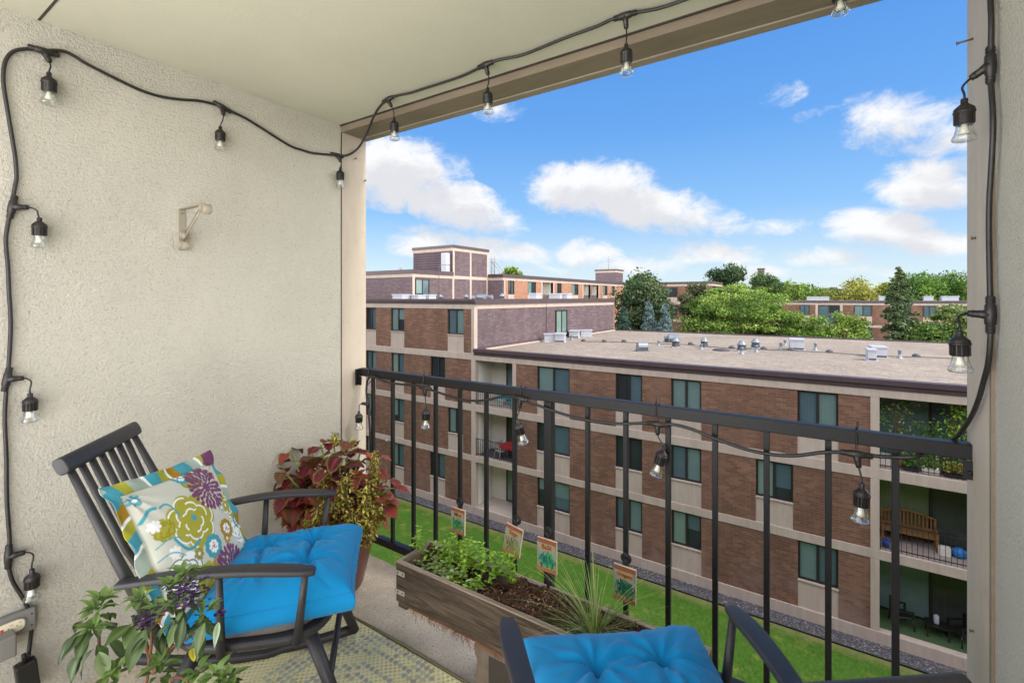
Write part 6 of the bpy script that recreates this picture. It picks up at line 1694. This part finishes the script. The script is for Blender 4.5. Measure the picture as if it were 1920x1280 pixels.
def lamp(C_, S_, B_, cdir, bdir, clen=.085, scale=1.0):
    """C_ connector centre, S_ socket top, B_ bulb bottom; parts: socket > bulb, connector, tail"""
    C_, S_, B_ = (np.array(q, float) for q in (C_, S_, B_))
    ax = (B_ - S_); Ls = np.linalg.norm(ax); ax /= Ls
    k = Ls / .083
    m_ = MB(); M = align(S_, ax)
    r = .0195 * k ** .4
    m_.lathe([(.0065, -.002), (.0075, 0), (.0075, .009 * k), (.012, .012 * k), (r * .94, .018 * k), (r, .020 * k), (r, .024 * k), (r * 1.06, .0245 * k), (r * 1.06, .0275 * k), (r * .93, .0285 * k), (r * .93, .050 * k), (r * .85, .051 * k)], 22, M=M)
    for q in range(14):
        a = q * 2 * math.pi / 14; m_.box(-.0011, .0011, -.0011, .0011, .0285 * k, .0495 * k, M=M @ Matrix.Translation((math.cos(a) * r * .94, math.sin(a) * r * .94, 0)) @ Matrix.Rotation(a, 4, 'Z'))
    so = m_.build('socket', M_cable, sl)
    g = MB().lathe([(r * .76, .050 * k), (r * .78, .058 * k), (r * .92, .069 * k), (r * 1.16, .078 * k), (r * 1.18, .0815 * k), (r * 1.05, .0845 * k), (r * .6, .086 * k), (.0003, .0864 * k)], 26, M=M, cap=False).build('bulb', M_bulb, so)
    MB().lathe([(r * .30, .0505 * k), (r * .40, .062 * k), (r * .58, .070 * k), (.0004, .0715 * k)], 16, M=M).build('reflector', M_refl, so)
    cd = np.array(cdir, float); cd /= np.linalg.norm(cd); bd = np.array(bdir, float); bd /= np.linalg.norm(bd)
    h = clen / 2
    c = MB().tube([C_ - cd * h, C_ - cd * h * .95, C_ - cd * h * .55, C_ - cd * h * .5, C_, C_ + cd * h * .5, C_ + cd * h * .55, C_ + cd * h * .95, C_ + cd * h], [.0075, .0092, .0092, .0112, .0125, .0112, .0092, .0092, .0075], 12)
    for q in (-.85, -.7, .7, .85): c.tube([C_ + cd * h * (q - .03), C_ + cd * h * (q + .03)], .0102, 12)
    e = C_ + bd * .042
    c.tube([C_, C_ + bd * .02, C_ + bd * .035, e], [.013, .0098, .0085, .0078], 12).tube([C_ + bd * .030, C_ + bd * .034], .0095, 12)
    c.build('connector', M_cable, so)
    mid = (e + S_) / 2
    dl = np.linalg.norm(S_ - e)
    tl = [e + (S_ - e) * f + bd * dl * .35 * math.sin(f * math.pi) * (1 - f) - ax * dl * .12 * math.sin(f * math.pi) for f in np.linspace(0, 1, 9)]
    tl[-1] = S_
    MB().tube(tl, .0027, 8).build('tail_wire', M_cable, so)
up3 = np.array([0, 0, 1.0]); dn3 = -up3; yv = np.array([0, 1.0, 0]); xv = np.array([1.0, 0, 0])
def w3(c, s, b, cdir, bdir, off=.014, hang=.03):
    C_ = W(*c, off); d_ = float(np.dot(C_ - CAMP, FWD)); S_ = W(*s, hang); B_ = W(*b, hang); S_[1] = B_[1] = (S_[1] + B_[1]) / 2
    lamp(C_, S_, B_, cdir, bdir)
w3((82, 96), (92, 137), (92, 195), yv + .02 * up3, dn3 + .35 * yv + .3 * xv)
w3((417, 201), (413, 238), (413, 281), yv * .95 - .3 * up3, dn3 + .25 * xv)
w3((632, 291), (638, 315), (638, 352), yv, dn3 * .8 + .3 * yv + .3 * xv)
w3((23, 388), (74, 409), (74, 463), up3 + .16 * yv, yv + .1 * up3 + .2 * xv)
w3((13, 711), (57, 738), (56, 790), up3 + .16 * yv, yv + .2 * xv)
w3((16, 1043), (60, 1067), (60, 1123), up3 + .02 * yv, yv + .2 * xv)
def hung(C_, s, b, cdir, bdir, dd=0, db=0):
    d_ = float(np.dot(np.array(C_) - CAMP, FWD)) + dd
    lamp(C_, at(*s, d=d_), at(*b, d=d_ + db), cdir, bdir)
hung(CE(727, 187), (739, 222), (740, 262), at(740, 182, z=CZ - .014) - at(715, 195, d=2.48), np.array([.4, .2, -.8]))
hung(CE(910, 122), (914, 166), (915, 212), CE(935, 113) - CE(885, 133), np.array([.1, .3, -.8]))
hung(CE(1172, 30), (1174, 84), (1175, 139), CE(1200, 23) - CE(1150, 38), np.array([0, .3, -.9]))
hung(np.array([.0, 1.76, CZ - .05]), (1574, -35), (1576, 26), xv, np.array([0, .3, -.9]), -.02)
def rw(c, s, b, bdir):
    C_ = RW(*c); d_ = float(np.dot(C_ - CAMP, FWD)); lamp(C_, at(*s, d=d_ + .02), at(*b, d=d_ + .02), up3, bdir, .094)
rw((1857, 122), (1808, 187), (1808, 263), -yv * .0 + np.array([-.75, .25, -.45]))
rw((1857, 590), (1799, 621), (1801, 696), np.array([-.8, .3, .05]))
def rl(c, s, b, cdir, bdir, db=0): 
    C_ = RL(*c); d_ = float(np.dot(C_ - CAMP, FWD)); lamp(C_, at(*s, d=d_ - .015), at(*b, d=d_ - .015 + db), cdir, bdir)
rl((1606, 851), (1617, 906), (1613, 976), xv, dn3 + .15 * xv)
rl((1233, 795), (1245, 838), (1229, 891), xv, dn3)
rl((975, 747), (969, 787), (982, 831), xv - .1 * up3, dn3)
rl((797, 727), (799, 762), (798, 802), xv, dn3)
rl((690, 757), (673, 771), (673, 804), up3, -xv * .9 - .3 * yv)
# cable ties round the rail
for u in (692, 795, 977, 1230, 1606):
    X = XU(u, RY - .02)
    m_ = MB(); z1_, z0_ = RT + .003, RT - .10
    m_.tube([(X, -.023 + RY, z1_), (X, .023 + RY, z1_), (X, .023 + RY, RT - .05), (X, -.03 + RY, z0_ + .01), (X, -.034 + RY, z0_ + .02), (X, -.023 + RY, z1_)], .0022, 6)
    m_.tube([(X, RY - .022, z1_), (X + .004, RY - .02, z1_ + .028)], .003, 6)
    m_.build('cable_tie', M_cable, sl)
print('objects', len(bpy.data.objects))
